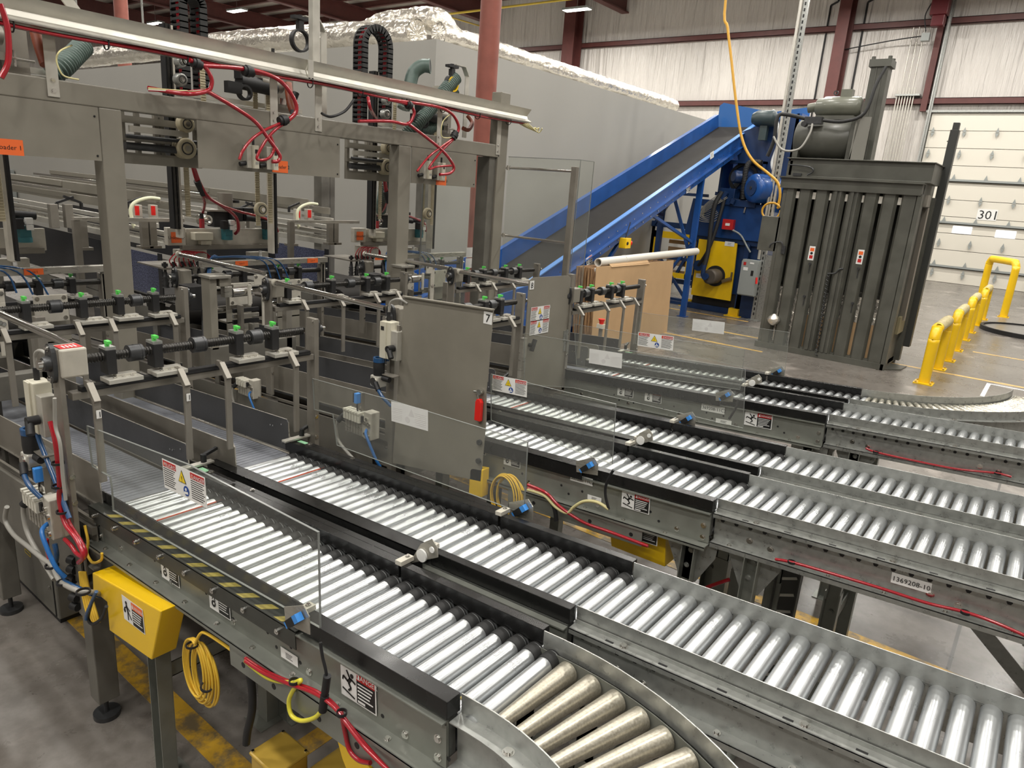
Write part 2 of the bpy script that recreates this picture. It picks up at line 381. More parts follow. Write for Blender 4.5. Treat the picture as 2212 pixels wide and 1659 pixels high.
# girts on the back wall, roof purlins and rafters (red-brown steel)
for z in (1.9, 6.25, 8.85):
    k += 1; x0 = -62 if z > 6 else -62; x1 = 14 if z > 6 else -5.4
    struct('trim_%d' % k, MB().box((x0,WY-.2,z-.11),(x1,WY-.02,z-.09)).box((x0,WY-.2,z+.09),(x1,WY-.02,z+.11)).box((x0,WY-.2,z-.11),(x1,WY-.18,z+.11)), DRED)
m = MB()
for i in range(28): y = YN+1+i*1.5; m.box((XL,y-.03,ZC-.28),(XR_,y+.03,ZC-.02)).box((XL,y-.09,ZC-.3),(XR_,y+.09,ZC-.28))
k += 1; struct('trim_%d' % k, m, DRED)
for x in (-56,-48.4,-40.8,-33.2,-25.6,-18):
    k += 1; m = MB().box((x-.03,YN,ZC-1.15),(x+.03,WY,ZC-.35)).box((x-.18,YN,ZC-1.2),(x+.18,WY,ZC-1.14)).box((x-.18,YN,ZC-.36),(x+.18,WY,ZC-.3))
    struct('trim_%d' % k, m, DRED)
# wall frames: tapered I columns standing against the back wall
def frame_column(px, py, wid, label):
    p = P(px, py, y=WY-.6); x = p.x; m = MB()
    m.prism([(-.03,0),(.03,0),(.03,ZC-.3),(-.03,ZC-.3)], (x,WY-.9,0), (1,0,0), (0,0,1), (0,.65,0))
    m.box((x-wid/2,WY-.93,0),(x+wid/2,WY-.89,ZC-.3)).box((x-wid/2,WY-.26,0),(x+wid/2,WY-.22,ZC-.3))
    tag(build('wall_column', m, DRED), label, 'column')
frame_column(1238,60,.62,'dark red steel wall column left of the pale yellow gas pipe end')
frame_column(1815,110,.42,'dark red steel wall column behind the grey baler motor')
def pipe_column(px, py, y, r, label, z0=0):
    p = P(px, py, y=y); m = MB().cyl((p.x,y,z0),(p.x,y,ZC-.5),r,28).box((p.x-.25,y-.25,z0),(p.x+.25,y+.25,z0+.03)).box((p.x-.25,y-.25,ZC-.5),(p.x+.25,y+.25,ZC-.46))
    tag(build('round_column', m, PRED), label, 'column'); return p
pipe_column(1044,300,6.3,.112,'tall primer red round steel column behind the gantry end')
pipe_column(262,30,9.0,.16,'primer red round column rising behind the left of the gantry',P(943,84,x=-7.4).z)
# gas pipe, conduits, vertical pipes
t = thing('gas_pipe','thin yellow gas pipe running under the roof to the back wall','pipe',(0,0,0))
a, b_, c = P(955,32,y=24), P(1265,-6,y=28), P(1040,57,y=29.5)
build('pipe', MB().cyl(a,b_,.045,10).cyl(a,c,.035,10), mat('gas_pipe_yellow',(.62,.45,.05),.4), t)
t = thing('sprinkler_pipe','pair of thin black drop pipes on the back wall beside the red column','pipe')
for q in ((1795,12,1752,330),(1875,5,1832,230)):
    YP = WY-.05; a = P(q[0],q[1],y=YP); b_ = P(q[2],q[3],y=YP); m = MB().cyl((a.x,YP,a.z),(a.x,YP,b_.z),.035,8).cyl((a.x,YP,a.z),(a.x+.25,YP,a.z+.12),.035,8).cyl((a.x+.25,YP,a.z+.12),(a.x+.25,YP,ZC),.035,8); build('drop_pipe', m, BLACKM, t)
t = thing('conduit_bundle','bundle of thin pale conduits running down the wall left of the dock door','conduit')
for i in range(7):
    a = P(1934+i*6,225,y=WY-.25)
    build('conduit', MB().cyl((a.x,WY-.25,.2),(a.x,WY-.25,8.7 if i%2 else 6.7),.022,8), ALU, t)
build('clamp', MB().box((P(1932,214,y=WY-.3).x,WY-.34,6.42),(P(1985,214,y=WY-.3).x,WY-.002,6.48)), GALV, t)
p = P(2030,25,y=WY-.8); t = thing('door_operator','dark red door opener motor with cables high on the back wall','motor',(p.x,p.y,p.z-.5))
build('housing', MB().cbox((p.x,p.y,p.z+.25),(.55,.4,.75)).cbox((p.x+.02,p.y,p.z-.3),(.4,.35,.35)), mat('operator_maroon',(.10,.008,.012),.4), t, bevel=.03)
build('terminal_box', MB().cbox((p.x-.3,p.y+.2,p.z-.75),(.25,.25,.25)), ELGREY, t)
build('cable', MB().tube([(p.x-.3,p.y,p.z+.3),(p.x-.42,p.y,p.z-.1),(p.x-.3,p.y,p.z-.6)],.02,6).tube([(p.x-.4,p.y+.2,p.z-.7),(p.x-1.4,p.y+.4,p.z-.75),(p.x-3.0,p.y+.5,p.z-.95)],.02,6), BLACKM, t)
# ------------------------------------------------------------------ dock door 301
DXL = P(2003,300,y=WY-.1).x+.1; DXL = -4.85; DXR = 4.2; DH = 5.85
m = MB(); n = 10; sh = DH/n; yf = WY-.12
for i in range(n): m.box((DXL,yf,i*sh+.008),(DXR,yf+.06,(i+1)*sh-.008))
door = struct('door_1', m, DOORW, bevel=.006)
m = MB()
for z in (1.53-.02, 2.88, 4.2-.1 ):
    zz = z; m.box((DXL,yf-.06,zz-.05),(DXR,yf,zz+.05))
for q in ((1995,570),(2020,480),(2050,388)):
    z = P(q[0],q[1],y=yf).z
m = MB(); ZB = []
for q in ((2100,582),(2100,485),(2100,392)):
    z = P(q[0],q[1],y=yf).z; ZB.append(z); m.box((DXL,yf-.07,z-.045),(DXR,yf,z-.02)).box((DXL,yf-.07,z-.045),(DXR,yf-.05,z+.05)).box((DXL,yf-.05,z-.03),(DXR,yf,z+.03))
build('stiffener', m, ELGREY, door)
m = MB()
for z in (*ZB, *[(ZB[i]+ZB[i+1])/2 for i in range(2)], ZB[2]+(ZB[2]-ZB[1])/2*1.15, ZB[2]+(ZB[2]-ZB[1])*1.08, ZB[0]*.5):
    for i in range(9):
        x = DXL+.15+i*.98
        m.prism([(-.06,0),(.06,0),(.0,.17)], (x,yf-.075,z+.05), (1,0,0), (0,0,1), (0,.03,0))
        if z not in ZB: m.prism([(-.06,0),(.06,0),(.0,-.15)], (x,yf-.075,z+.03), (1,0,0), (0,0,1), (0,.03,0))
build('hinge', m, ELGREY, door)
for px in (2078,2172,2260):
    p = P(px,497+ (px-2078)*.1,y=yf-.01); m = MB(); m.box((p.x-.3,yf-.02,p.z-.13),(p.x+.3,yf+.01,p.z+.13))
    w_ = build('window_pane', m, mat('window_daylight',(.9,.9,.95),.2,emit=(.92,.96,1.),estr=1.6), door, bevel=.03)
p = P(2132,464,y=yf-.02); m = MB(); m.box((p.x-.3,yf-.012,p.z-.19),(p.x+.3,yf-.004,p.z+.19)); m.m = 1; m.text('301',(p.x,yf-.014,p.z),(1,0,0),(0,0,1),.42)
build('number_plate', m, [WHITE,LBLK], door)
k += 1; struct('trim_%d' % k, MB().box((DXL-.12,WY-.25,0),(DXL-.02,WY-.02,10.8)).box((DXL-.12,WY-.35,0),(DXL-.08,WY-.25,10.8)), GALV)
k += 1; struct('trim_%d' % k, MB().box((DXL-.2,WY-.22,DH+.02),(DXR+.2,WY-.05,DH+.1)), GALV)
k += 1; struct('trim_%d' % k, MB().box((DXL-.4,WY-.3,5.9),(DXL-.2,WY-.05,ZC-.3)), DRED)
# ------------------------------------------------------------------ inner cooler room and its foil wrapped ducts
XR, YR0, YR1, ZR = -7.4, 0, 29.0, 0
pc = P(943,84,x=XR); YR0, ZR = pc.y, pc.z
m = MB().box((XR-30,YR0,0),(XR,YR1,ZR))
struct('wall_inner_room', m, ROOMG)
def foil_tube(pts, r, nm, lab):
    o = build(nm, MB().tube(pts, r, 18, 10), FOIL); tag(o, lab, 'duct'); md = o.modifiers.new('Subdiv','SUBSURF'); md.levels = 1; md.render_levels = 2
    tx = bpy.data.textures.get('crumple') or bpy.data.textures.new('crumple','CLOUDS'); tx.noise_scale = .12; tx.noise_depth = 2
    d = o.modifiers.new('Displace','DISPLACE'); d.texture = tx; d.strength = .05; d.texture_coords = 'GLOBAL'; return o
foil_tube([(XR-.35,YR0+.4,ZR+.165),(XR-.35,YR0+3,ZR+.165),(XR-.35,YR0+8,ZR+.165),(XR-.35,P(1385,205,x=XR-.35).y,ZR+.165)],.15,'foil_duct','long silver foil wrapped duct along the top edge of the grey room')
pa, pb, pc_, pd = P(420,100,y=YR0+.6), P(700,80,y=YR0+.6), P(935,45,y=YR0+.6), P(975,100,y=YR0+.7)
foil_tube([V((q_.x,q_.y,max(q_.z,ZR+.23))) for q_ in (pa+V((-6,0,0)),pa,pb,P(900,92,y=YR0+.6))],.21,'foil_duct','silver foil wrapped duct lying on the grey room behind the cable chains')
foil_tube([P(800,75,y=YR0+1.1),P(830,55,y=YR0+1.1),P(935,45,y=YR0+1.1),P(965,70,y=YR0+1.2),P(985,105,y=YR0+1.3)],.2,'foil_duct','raised elbow of silver foil wrapped duct at the grey room corner')
p = P(1505,242,y=20); tag(build('foil_duct', MB().cbox((min(p.x,XR-.5),20,ZR+.15),(1.0,.5,.3)), FOIL),'short foil wrapped box on the far end of the grey room','duct')
# ------------------------------------------------------------------ lights
LH = ZC-1.9
def highbay(x, y, rot, power, vis=True):
    t = thing('high_bay_light','long white high bay light hanging under the roof' if 0 else HBL.pop(0) if HBL else 'linear high bay light under the roof out of view','light',(x,y,LH),'high bay lights')
    c, s_ = (1,0) if rot else (0,1)
    build('housing', MB().box((x-.62*c-.2*s_,y-.62*s_-.2*c,LH+.01),(x+.62*c+.2*s_,y+.62*s_+.2*c,LH+.09)), ELGREY, t)
    build('diffuser', MB().box((x-.6*c-.17*s_,y-.6*s_-.17*c,LH-.005),(x+.6*c+.17*s_,y+.6*s_+.17*c,LH+.01)), mat('lamp_diffuser',(1,1,1),.5,emit=(1,.97,.9),estr=14), t)
    build('hanger', MB().cyl((x,y,LH+.09),(x,y,ZC),.008,6), GALV, t)
    l = bpy.data.lights.new('lamp','AREA'); l.shape = 'RECTANGLE'; l.size = 1.2 if rot else .34; l.size_y = .34 if rot else 1.2; l.energy = power; l.color = (1,.965,.90)
    o = bpy.data.objects.new('lamp', l); COL.objects.link(o); o.location = (x,y,LH-.03)
HBL = []
for ix, x in enumerate((-50,-42,-34,-26,-18,-12.2,-7.6,-3.2,1.0,5.2)):
    for iy, y in enumerate((-6,-1.5,2.2,6,10.5,15.5,21,26.5)):
        if x < -13 and iy in (0,1,3,5): continue
        if x in (-12.2,5.2) and iy in (1,3,5): continue
        if abs(y-2.2) < 1 and -8 < x < -3: continue
        highbay(x, y, 1, (430 if y > 12 else 330)*(1 if x > -13 else 1.6))
W = bpy.data.worlds.new('World'); SC.world = W; W.use_nodes = True
W.node_tree.nodes['Background'].inputs[0].default_value = (.9,.92,1,1); W.node_tree.nodes['Background'].inputs[1].default_value = .05
# ------------------------------------------------------------------ roller conveyor lanes A..F (near to far)
G = 1.15; RT_ = 1.108; RR = .0232; PITCH = .054; XJ = -.78; XS = -2.60
LANES = dict(A=(1.03,1.35), B=(1.51,1.835), C=(2.52,2.86), D=(3.01,3.36), E=(4.14,4.47), F=(4.62,4.95))
SPLIT = dict(A=-1.32,B=-1.32,C=-1.36,D=-1.37,E=-1.39,F=-1.40)
def imb(): m = MB(); m.T = ROT; return m
_rm = {}
def roller_mesh(w, kind):
    key = (round(w,3), kind)
    if key in _rm: return _rm[key]
    m = MB(); h = w/2
    if kind == 'zinc':
        m.lathe((0,-h,0),(0,h,0),[(0,.006),(.004,.006),(.004,RR-.002),(.0055,RR),(w-.0055,RR),(w-.004,RR-.002),(w-.004,.006),(w,.006)],28,True); ms = [ROLL]
    elif kind == 'belted':      # zinc roller with black drive rings at the far end
        m.lathe((0,-h,0),(0,h,0),[(0,.006),(.004,.006),(.004,RR-.002),(.0055,RR),(w-.0055,RR),(w-.004,RR-.002),(w-.004,.006),(w,.006)],28,True)
        m.m = 1; m.cyl((0,h-.055,0),(0,h-.022,0),RR+.0022,24); m.cyl((0,h-.018,0),(0,h-.013,0),RR+.001,24); ms = [ROLL,RUBBER]
    me = bpy.data.meshes.new('roller'); me.from_pydata([tuple(v) for v in m.v],[],[f[0] for f in m.f])
    for mm in ms: me.materials.append(mm)
    for p, f in zip(me.polygons, m.f): p.material_index = f[1]; p.use_smooth = f[2]
    _rm[key] = me; return me
def add_rollers(t, x0, x1, yn, yf, kind):
    w = yf-yn; x = x0
    me = roller_mesh(w, kind)
    while x <= x1+1e-6:
        o = bpy.data.objects.new('roller', me); COL.objects.link(o); o.parent = t
        M = ROT @ Matrix.Translation((x,(yn+yf)/2,RT_-RR)) @ Matrix.Rotation(random.random()*6,4,'Y')
        o.matrix_parent_inverse = Matrix.Translation(t.location).inverted(); o.matrix_basis = M
        x += PITCH
def side_channel(x0, x1, yw, out, powered=True, holes=True):
    "web at yw, flanges to side 'out' (-1 near, +1 far)"
    m = imb(); top = 1.094
    m.box((x0,yw,.965),(x1,yw+out*.004,top)); m.box((x0,yw,top),(x1,yw+out*.022,top+.004)); m.box((x0,yw,.965),(x1,yw+out*.050,.969)); m.box((x0,yw+out*.047,.955),(x1,yw+out*.050,.969))
    return m
def hexes(m, x0, x1, step, y, w, d, r=.0065, off=0):
    x = x0+off
    while x < x1: m.bolt(INC(x,y,w) if 0 else (x,y,w), d, r); x += step
def stand(t, x, yn, yf, zt, far=True, gus=True, pw=.055):
    "galvanised H support under a lane"
    for y in (yn, yf):
        m = MB(); s = -1 if y == yn else 1
        m.box((x-pw/2,y-s*.0,.62),(x+pw/2,y+s*.004,zt)).box((x-pw/2,y,.62),(x-pw/2+.004,y+s*.045,zt)).box((x+pw/2-.004,y,.62),(x+pw/2,y+s*.045,zt))
        pr = pw/2+.004
        m.box((x-pr,y-s*.003,.0),(x+pr,y-s*.0005,.66)).box((x-pr,y,.0),(x-pr+.004,y+s*.05,.66)).box((x+pr-.004,y,.0),(x+pr,y+s*.05,.66))
        m.box((x-.06,y-.05,0),(x+.06,y+.05,.006))
        for z in (.68,.55): m.bolt((x,y+s*.004,z),(0,s,0),.008)
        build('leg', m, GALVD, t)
        if gus:
            g = MB(); zt2 = zt-.002
            g.prism([(-.10,0),(.10,0),(.10,-.04),(.035,-.17),(-.035,-.17),(-.10,-.04)], (x,y+s*.0,zt2), (1,0,0), (0,0,1), (0,s*.004,0))
            g.box((x-.10,y-s*.002,zt2),(x+.10,y+s*.006,zt2+.004)); g.bolt((x,y+s*.004,zt2-.04),(0,s,0),.009); g.bolt((x-.01,y+s*.004,zt2-.11),(0,s,0),.008)
            build('gusset_plate', g, GALV, t)
    build('cross_brace', MB().box((x-.003,yn,.42),(x+.003,yf,.48)).box((x-.02,yn,.42),(x+.003,yf,.424)), GALVD, t)
LAB = dict(A='nearest lane, hazard striped cover',B='second lane from the camera, beside the long black guard',C='third lane, just right of panel 7',
           D='fourth lane, behind the one beside panel 7',E='fifth lane, in front of panel 8',F='farthest lane beyond panel 8')
CONV = {}
for L in 'ABCDEF':
    yn, yf = LANES[L]; xs = SPLIT[L]; near = L in 'ACE'      # pair partner: near lane of each pair has its free side towards the camera
    t = thing('powered_roller_conveyor','powered roller conveyor with black guards, '+LAB[L],'conveyor',(XS,(yn+yf)/2,0),'powered roller conveyors'); CONV[L] = t
    add_rollers(t, XS+.075, XJ+.05 if L in 'AF' else XJ-.01, yn-.012, yf+.012, 'belted')
    yo_n = yn-.035; yo_f = yf+.035
    for s, y, nm in ((-1,yo_n,'n'),(1,yo_f,'f')):
        m = side_channel(XS,XJ-.004,y,s); m.m = 1
        for x in [XS+.35+.11*i for i in range(14)]:
            if int(x*100)%3: m.cyl((x,y+s*.0035,1.03),(x,y+s*.0046,1.03),.006,8); m.cyl((x+.04,y+s*.0035,1.0),(x+.04,y+s*.0046,1.0),.006,8)
        m.m = 2; hexes(m, XS+.12, XJ, .19, y+s*.025, .969, (0,0,1)); hexes(m, XS+.2, XJ, .37, y+s*.004, .99, (0,s,0), .008)
        for x in (XS+.02,XJ-.05):
            m.m = 0; m.box((x-.0,y+s*.004,.972),(x+.045,y+s*.007,1.085)); m.m = 2; m.bolt((x+.02,y+s*.007,1.04),(0,s,0),.008); m.bolt((x+.02,y+s*.007,.99),(0,s,0),.008)
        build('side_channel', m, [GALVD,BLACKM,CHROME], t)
    build('drive_pan', imb().box((XS+.02,yn-.03,.99),(XJ-.01,yf+.03,.993)), BLACKM, t)
    # inner rail strips beside the rollers; dark mottled colour paints in a wavy reflection
    m = imb(); m.box((XS,yn-.034,1.0),(XJ-.004,yn-.013,1.101)).box((XS,yf+.013,1.0),(XJ-.004,yf+.034,1.101)); build('bearing_rail', m, mat('rail_galv_reflection_tone',(.16,.165,.155),.4,.6,.3,30), t)
    # black guards
    def guard(x0, x1, y0, y1, w0=1.104, nm='guard_bar'):
        return build(nm, imb().box((x0,y0,w0),(x1,y1,G)), BLACK, t, bevel=.0015)
    thick = .034
    guard(xs+.006, XJ, yf, yf+.03); guard(xs+.006, XJ, yn-.045 if L in 'ACE' else yn-.032, yn)
    guard(XS-.01, xs-.004, yf, yf+.035)
    if L == 'A':
        m = imb(); m.box((XS,yn-.058,1.104),(xs,yn-.004,1.107)); m.box((XS,yn-.058,1.052),(xs,yn-.055,1.107)); build('side_cover', m, mat('cover_olive_grey',(.052,.055,.048),.28,.2,.2,20), t)
        m = imb(); m.m = 0
        for i in range(12):
            x = XS+.14+i*.094
            m.prism([(0,0),(.036,0),(.072,.034),(.036,.034)],(x,yn-.052,1.1072),(1,0,0),(0,1,0),(0,0,.0006))
        build('hazard_stripe', m, mat('olive_yellow_stripe',(.30,.25,.06),.45,0,.3,30), t)
        for i in range(8):
            m = imb(); m.cyl((XS+.05+i*.165,yn-.058,1.08),(XS+.05+i*.165,yn-.066,1.08),.009,10); m.cyl((XS+.05+i*.165,yn-.066,1.08),(XS+.05+i*.165,yn-.069,1.08),.005,8)
            build('cover_bolt', m, CHROME, t)
        guard(XS+.0, xs-.004, yn-.006, yn, 1.107,'guard_lip')
    else:
        m = imb(); m.box((XS-.01,yn-.06,G-.005),(xs-.004,yn-.002,G)); m.box((XS-.01,yn-.06,1.09),(xs-.004,yn-.056,G)); m.box((XS-.01,yn-.006,1.1),(xs-.004,yn,G)); build('guard_cover', m, BLACK, t, bevel=.001)
    m = imb(); m.box((XS-.01,yf+.035,G-.006),(xs-.004,yf+.06,G)); m.m = 1
    m.bolt((XS+.12,yf+.045,G),(0,0,1),.01); m.bolt((XS+.42,yf+.045,G),(0,0,1),.007); build('guard_top_plate', m, [BLACK,CHROME], t)
    m = imb(); m.box((XS+.045,yf+.028,G),(XS+.105,yf+.05,G+.001)); 
    build('inspection_label', m, LGRN, t)
    m = imb(); m.box((XS+.3,yn+.01,RT_-.028),(XS+.31,yf-.02,RT_-.006)); build('guide_strip', m, mat('orange_strip',(.62,.10,.04),.4), t)
    # split bracket between the guards
    m = imb(); m.box((xs-.014,yn-.05,G),(xs+.012,yn+.004,G+.014)); m.m = 1; m.bolt((xs,yn-.035,G+.014),(0,0,1),.006); m.bolt((xs,yn-.012,G+.014),(0,0,1),.006)
    build('clamp_block', m, [CREAMAL,CHROME], t)
    m = imb(); m.box((xs-.014,yf-.004,G),(xs+.012,yf+.05,G+.014)); m.m = 1; m.bolt((xs,yf+.035,G+.014),(0,0,1),.006)
    build('clamp_block', m, [CREAMAL,CHROME], t)
    if L in 'ACE':
        for x in ((XS+.35, XJ-.13) if L != 'A' else (XS+.41, XJ-.12)): stand(t, x, yo_n+.006, yo_f-.006, .962+x*TA, gus=(x > -1.5))
    else:
        for x in (XS+.47, XJ-.2): stand(t, x, yo_n+.006, yo_f-.006, .962+x*TA, gus=(x > -1.5))
# sensors at the split: reflector on the middle side, sensor on the free side
def sensor(t, x, y, s, face):
    p = INC(x,y,G+.02); m = MB(); n = V((0,s,0))
    m.prism([(-.06,-.03),(.045,-.05),(.06,-.0),(.045,.03),(-.05,.018)], p+V((.02,0,-.0)), (cos(.35),0,sin(.35)), (-sin(.35),0,cos(.35)), (0,s*.003,0)); b = build('sensor_bracket', m, STEEL, t, bevel=.001)
    q = p+V((.03,s*.006,-.005)); m = MB(); ax = V((cos(.75),0,sin(.75))); ay = V((-sin(.75),0,cos(.75)))
    m._slab(q-ax*.028-ay*.011, q+ax*.012-ay*.011, q+ax*.012+ay*.011, q-ax*.028+ay*.011, (0,s*.02,0)); m.m = 1
    m._slab(q+ax*.012-ay*.011, q+ax*.032-ay*.011, q+ax*.032+ay*.011, q+ax*.012+ay*.011, (0,s*.02,0)); m._slab(q-ax*.036-ay*.009, q-ax*.028-ay*.009, q-ax*.028+ay*.009, q-ax*.036+ay*.009, (0,s*.019,0))
    if face: build('photo_sensor', m, [BLACKM,HBLUEL], b); return q
    build('photo_sensor', m, [BLACKM,HBLUEL], b); return q
def reflector(t, x, y):
    p = INC(x,y,G+.03); m = MB(); m.prism([(-.07,-.03),(.05,-.03),(.06,.0),(.05,.03),(-.0,.022)], p, (cos(.5),sin(.15),sin(.5)), (-sin(.5),0,cos(.5)), (0,.003,0)); b = build('reflector_bracket', m, STEEL, t, bevel=.001)
    m = MB(); m.cyl(p+V((.0,-.006,-.015)),p+V((.0,.0,-.015)),.021,20); build('reflector', m, WHITE, b)
    m = MB(); m.cyl(p+V((.04,-.003,.02)),p+V((.04,.0,.02)),.010,12); build('bolt_head', m, WHITE, b)
SQ = {}
for L in 'ACE': SQ[L] = sensor(CONV[L], SPLIT[L], LANES[L][0]-.062, -1, 1); reflector(CONV[L], SPLIT[L]+.03, LANES[L][1]+.07)
for L in 'BDF': sensor(CONV[L], SPLIT[L]+.02, LANES[L][1]+.075, -1, 0)
# ---- galvanised free-running sections
def galv_side(t, x0, x1, y, s, top=G):
    "vertical guard angle with an outward flange, channel web and bottom flange"
    m = imb(); m.box((x0,y,1.10),(x1,y+s*.003,top)); m.box((x0,y,1.098),(x1,y+s*.042,1.101)); m.box((x0,y+s*.038,1.085),(x1,y+s*.042,1.101)) 
    yw = y+s*.012; m.box((x0,yw,.985),(x1,yw+s*.003,1.098)); m.box((x0,yw,.982),(x1,yw+s*.04,.985)); m.box((x0,yw+s*.037,.965),(x1,yw+s*.04,.985)); m.m = 1
    x = x0+.03
    while x < x1-.02: m.cyl((x,yw+s*.0025,1.07),(x,yw+s*.0042,1.07),.0085,6); x += PITCH
    x = x0+.12; i = 0
    while x < x1-.05: m.box((x-.012,y+s*.024,1.101),(x+.012,y+s*.031,1.1016)); x += .155
    m.m = 2; hexes(m, x0+.16, x1, .46, y+s*.022, 1.101, (0,0,1), .009); hexes(m, x0+.07, x1, .18, yw+s*.02, .985, (0,0,1), .007)
    hexes(m, x0+.14, x1, .6, yw+s*.003, 1.02, (0,s,0), .009); hexes(m, x0+.22, x1, .6, yw+s*.003, 1.01, (0,s,0), .009)
    build('side_frame', m, [GALV,BLACKM,CHROME], t)
XE = dict(B=.6,C=1.25,D=1.6,E=2.6)
for L in 'BCDE':
    yn, yf = LANES[L]
    t = thing('gravity_roller_conveyor','galvanised roller conveyor continuing to the right, '+dict(B='second lane from the camera',C='third lane, bearing the long number label',D='fourth lane, just behind the labelled one',E='fifth lane, with red cable hung below')[L],'conveyor',(XJ,(yn+yf)/2,0),'galvanised roller conveyors'); CONV[L+'g'] = t
    add_rollers(t, XJ+.034, XE[L], yn-.006, yf+.006, 'zinc')
    galv_side(t, XJ+.004, XE[L]+.03, yn, -1); galv_side(t, XJ+.004, XE[L]+.03, yf, 1)
    build('inner_rail', imb().box((XJ+.004,yn-.009,1.0),(XE[L],yn-.0065,1.112)).box((XJ+.004,yf+.0035,1.0),(XE[L],yf+.0065,1.106)), GALV, t)
    for x in (((XJ+.11, .35, 1.1) if L in 'CE' else (XJ+.33,.52,1.25)) if L != 'B' else (XJ+.12,.45)):
        stand(t, x, yn-.008, yf+.008, .982+x*TA)
# ---- curves (tapered rollers) at the outer lanes
def curve(L, name_lab, xs, R_in, R_out, sgn, a1, step, a0=.0):
    yn, yf = LANES[L]
    cy = yn-R_in if sgn < 0 else yf+R_in
    t = thing('curved_roller_conveyor', name_lab, 'conveyor', (xs,cy,0), 'curved roller conveyors'); CONV[L+'c'] = t
    def pt(r, a, w): return (xs+r*sin(a), cy-sgn*r*cos(a), w)
    N = int((a1-0)/.06)
    def arc(r0, r1, w0, w1, x0=None):
        m = imb(); an = [a1*i/N for i in range(N+1)]
        pts = [(r, a) for a in an for r in (0,)]
        vs = []
        for a in an:
            for r, w in ((r0,w0),(r1,w0),(r1,w1),(r0,w1)): vs.append(pt(r,a,w))
        xst = XJ+.004
        pre = []
        for r, w in ((r0,w0),(r1,w0),(r1,w1),(r0,w1)): q = pt(r,0,w); pre.append((xst,q[1],q[2]))
        vs = pre+vs; n = len(vs)//4
        fs = [(k*4+j, k*4+(j+1)%4, (k+1)*4+(j+1)%4, (k+1)*4+j) for k in range(n-1) for j in range(4)]+[(0,3,2,1),(n*4-4,n*4-3,n*4-2,n*4-1)]
        m._add(vs, fs); return m
    e = .003
    for r, o in ((R_in,-1),(R_out,1)):
        ms = [arc(r-e/2,r+e/2,1.10,G), arc(min(r,r+o*.042),max(r,r+o*.042),1.098,1.101), arc(min(r+o*.012,r+o*.015),max(r+o*.012,r+o*.015),.985,1.098), arc(min(r+o*.012,r+o*.05),max(r+o*.012,r+o*.05),.982,.985)]
        big = imb()
        for q in ms: big.v += [v for v in q.v]; 
        big = MB(); b0 = 0
        for q in ms:
            b0 = len(big.v); big.v += q.v; big.f += [(tuple(i+b0 for i in f[0]), 0, False) for f in q.f]
        big.T = ROT; big.m = 1
        for a in [a0+.12+.34*i for i in range(int(a1/.34))]: c = pt(r+o*.022,a,1.101); big.bolt(c,(0,0,1),.010)
        build('curved_side_frame', big, [GALV,CHROME], t)
        b2 = arc(r-o*.012-.001,r-o*.012+.001,1.02,1.106); build('inner_rail', b2, GALVD, t)
    a = a0
    while a < a1:
        m = MB(); m.T = ROT
        p = V(pt(R_in+.012,a,0)); q = V(pt(R_out-.014,a,0)); r0, r1 = (.0155,.0285) if sgn < 0 else (.0135,.0225)
        p.z = RT_-r0; q.z = RT_-r1; d = (q-p).normalized(); Ln = (q-p).length
        m.lathe(p, q, [(0,.005),(.002,r0-.002),(.004,r0),(Ln-.007,r1),(Ln-.004,r1-.003),(Ln-.002,r1-.006),(Ln,.006)], 32, True)
        build('tapered_roller', m, ROLLT if sgn < 0 else mat('beige_zinc_roller',(.62,.59,.50),.28,.8,.2,30,rvar=.1), t); a += step
    return t
tc = curve('A','curved roller conveyor with worn tapered rollers at the bottom of the view','' or -.72,.68,1.0,-1,1.5,.077,.035)
stand(tc, -.70, .985, 1.37, .982-.7*TA)
tf = curve('F','long curved roller conveyor sweeping away to the far right','' or -.75,.75,1.09,1,1.57,.05,.03)
stand(tf, -.70, 4.60, 4.97, .982-.7*TA)
# ---- labels on lanes
ya = LANES['A'][0]-.035-.005; yc = LANES['C'][0]-.035-.005; ye = LANES['E'][0]-.035-.005
AX = ROT.to_3x3() @ V((1,0,0)); AZ = ROT.to_3x3() @ V((0,0,1))
def lab(L, kind, q, w, h, st=''):
    y = dict(A=ya,C=yc,E=ye)[L]; sticker(CONV[L], kind, P(q[0],q[1],y=y-.002), AX, AZ, w, h, st)
lab('A','warn',(367,1234),.118,.082); lab('A','warn2',(474,1300),.118,.082); lab('A','fall',(774,1485),.134,.098); lab('A','warn3',(776,1590),.13,.07)
lab('A','plate',(625,1419),.078,.032); 
lab('C','warn2',(1106,993),.098,.066); lab('C','code',(1256,1036),.115,.034,'1369208-11C2'); lab('C','plate',(1284,1077),.07,.022); lab('C','fall',(1373,1084),.13,.078); lab('C','warn3',(1390,1152),.13,.075); lab('C','warn',(1033,965),.098,.066)
lab('E','warn',(1351,845),.12,.075); lab('E','warn2',(1411,857),.12,.075); lab('E','code',(1540,883),.15,.045,'1369208-11C2'); lab('E','plate',(1563,911),.1,.028); lab('E','fall',(1638,907),.165,.09)
sticker(CONV['Cg'],'code',P(1968,1259,y=LANES['C'][0]-.0165),AX,AZ,.118,.038,'1369208-10')
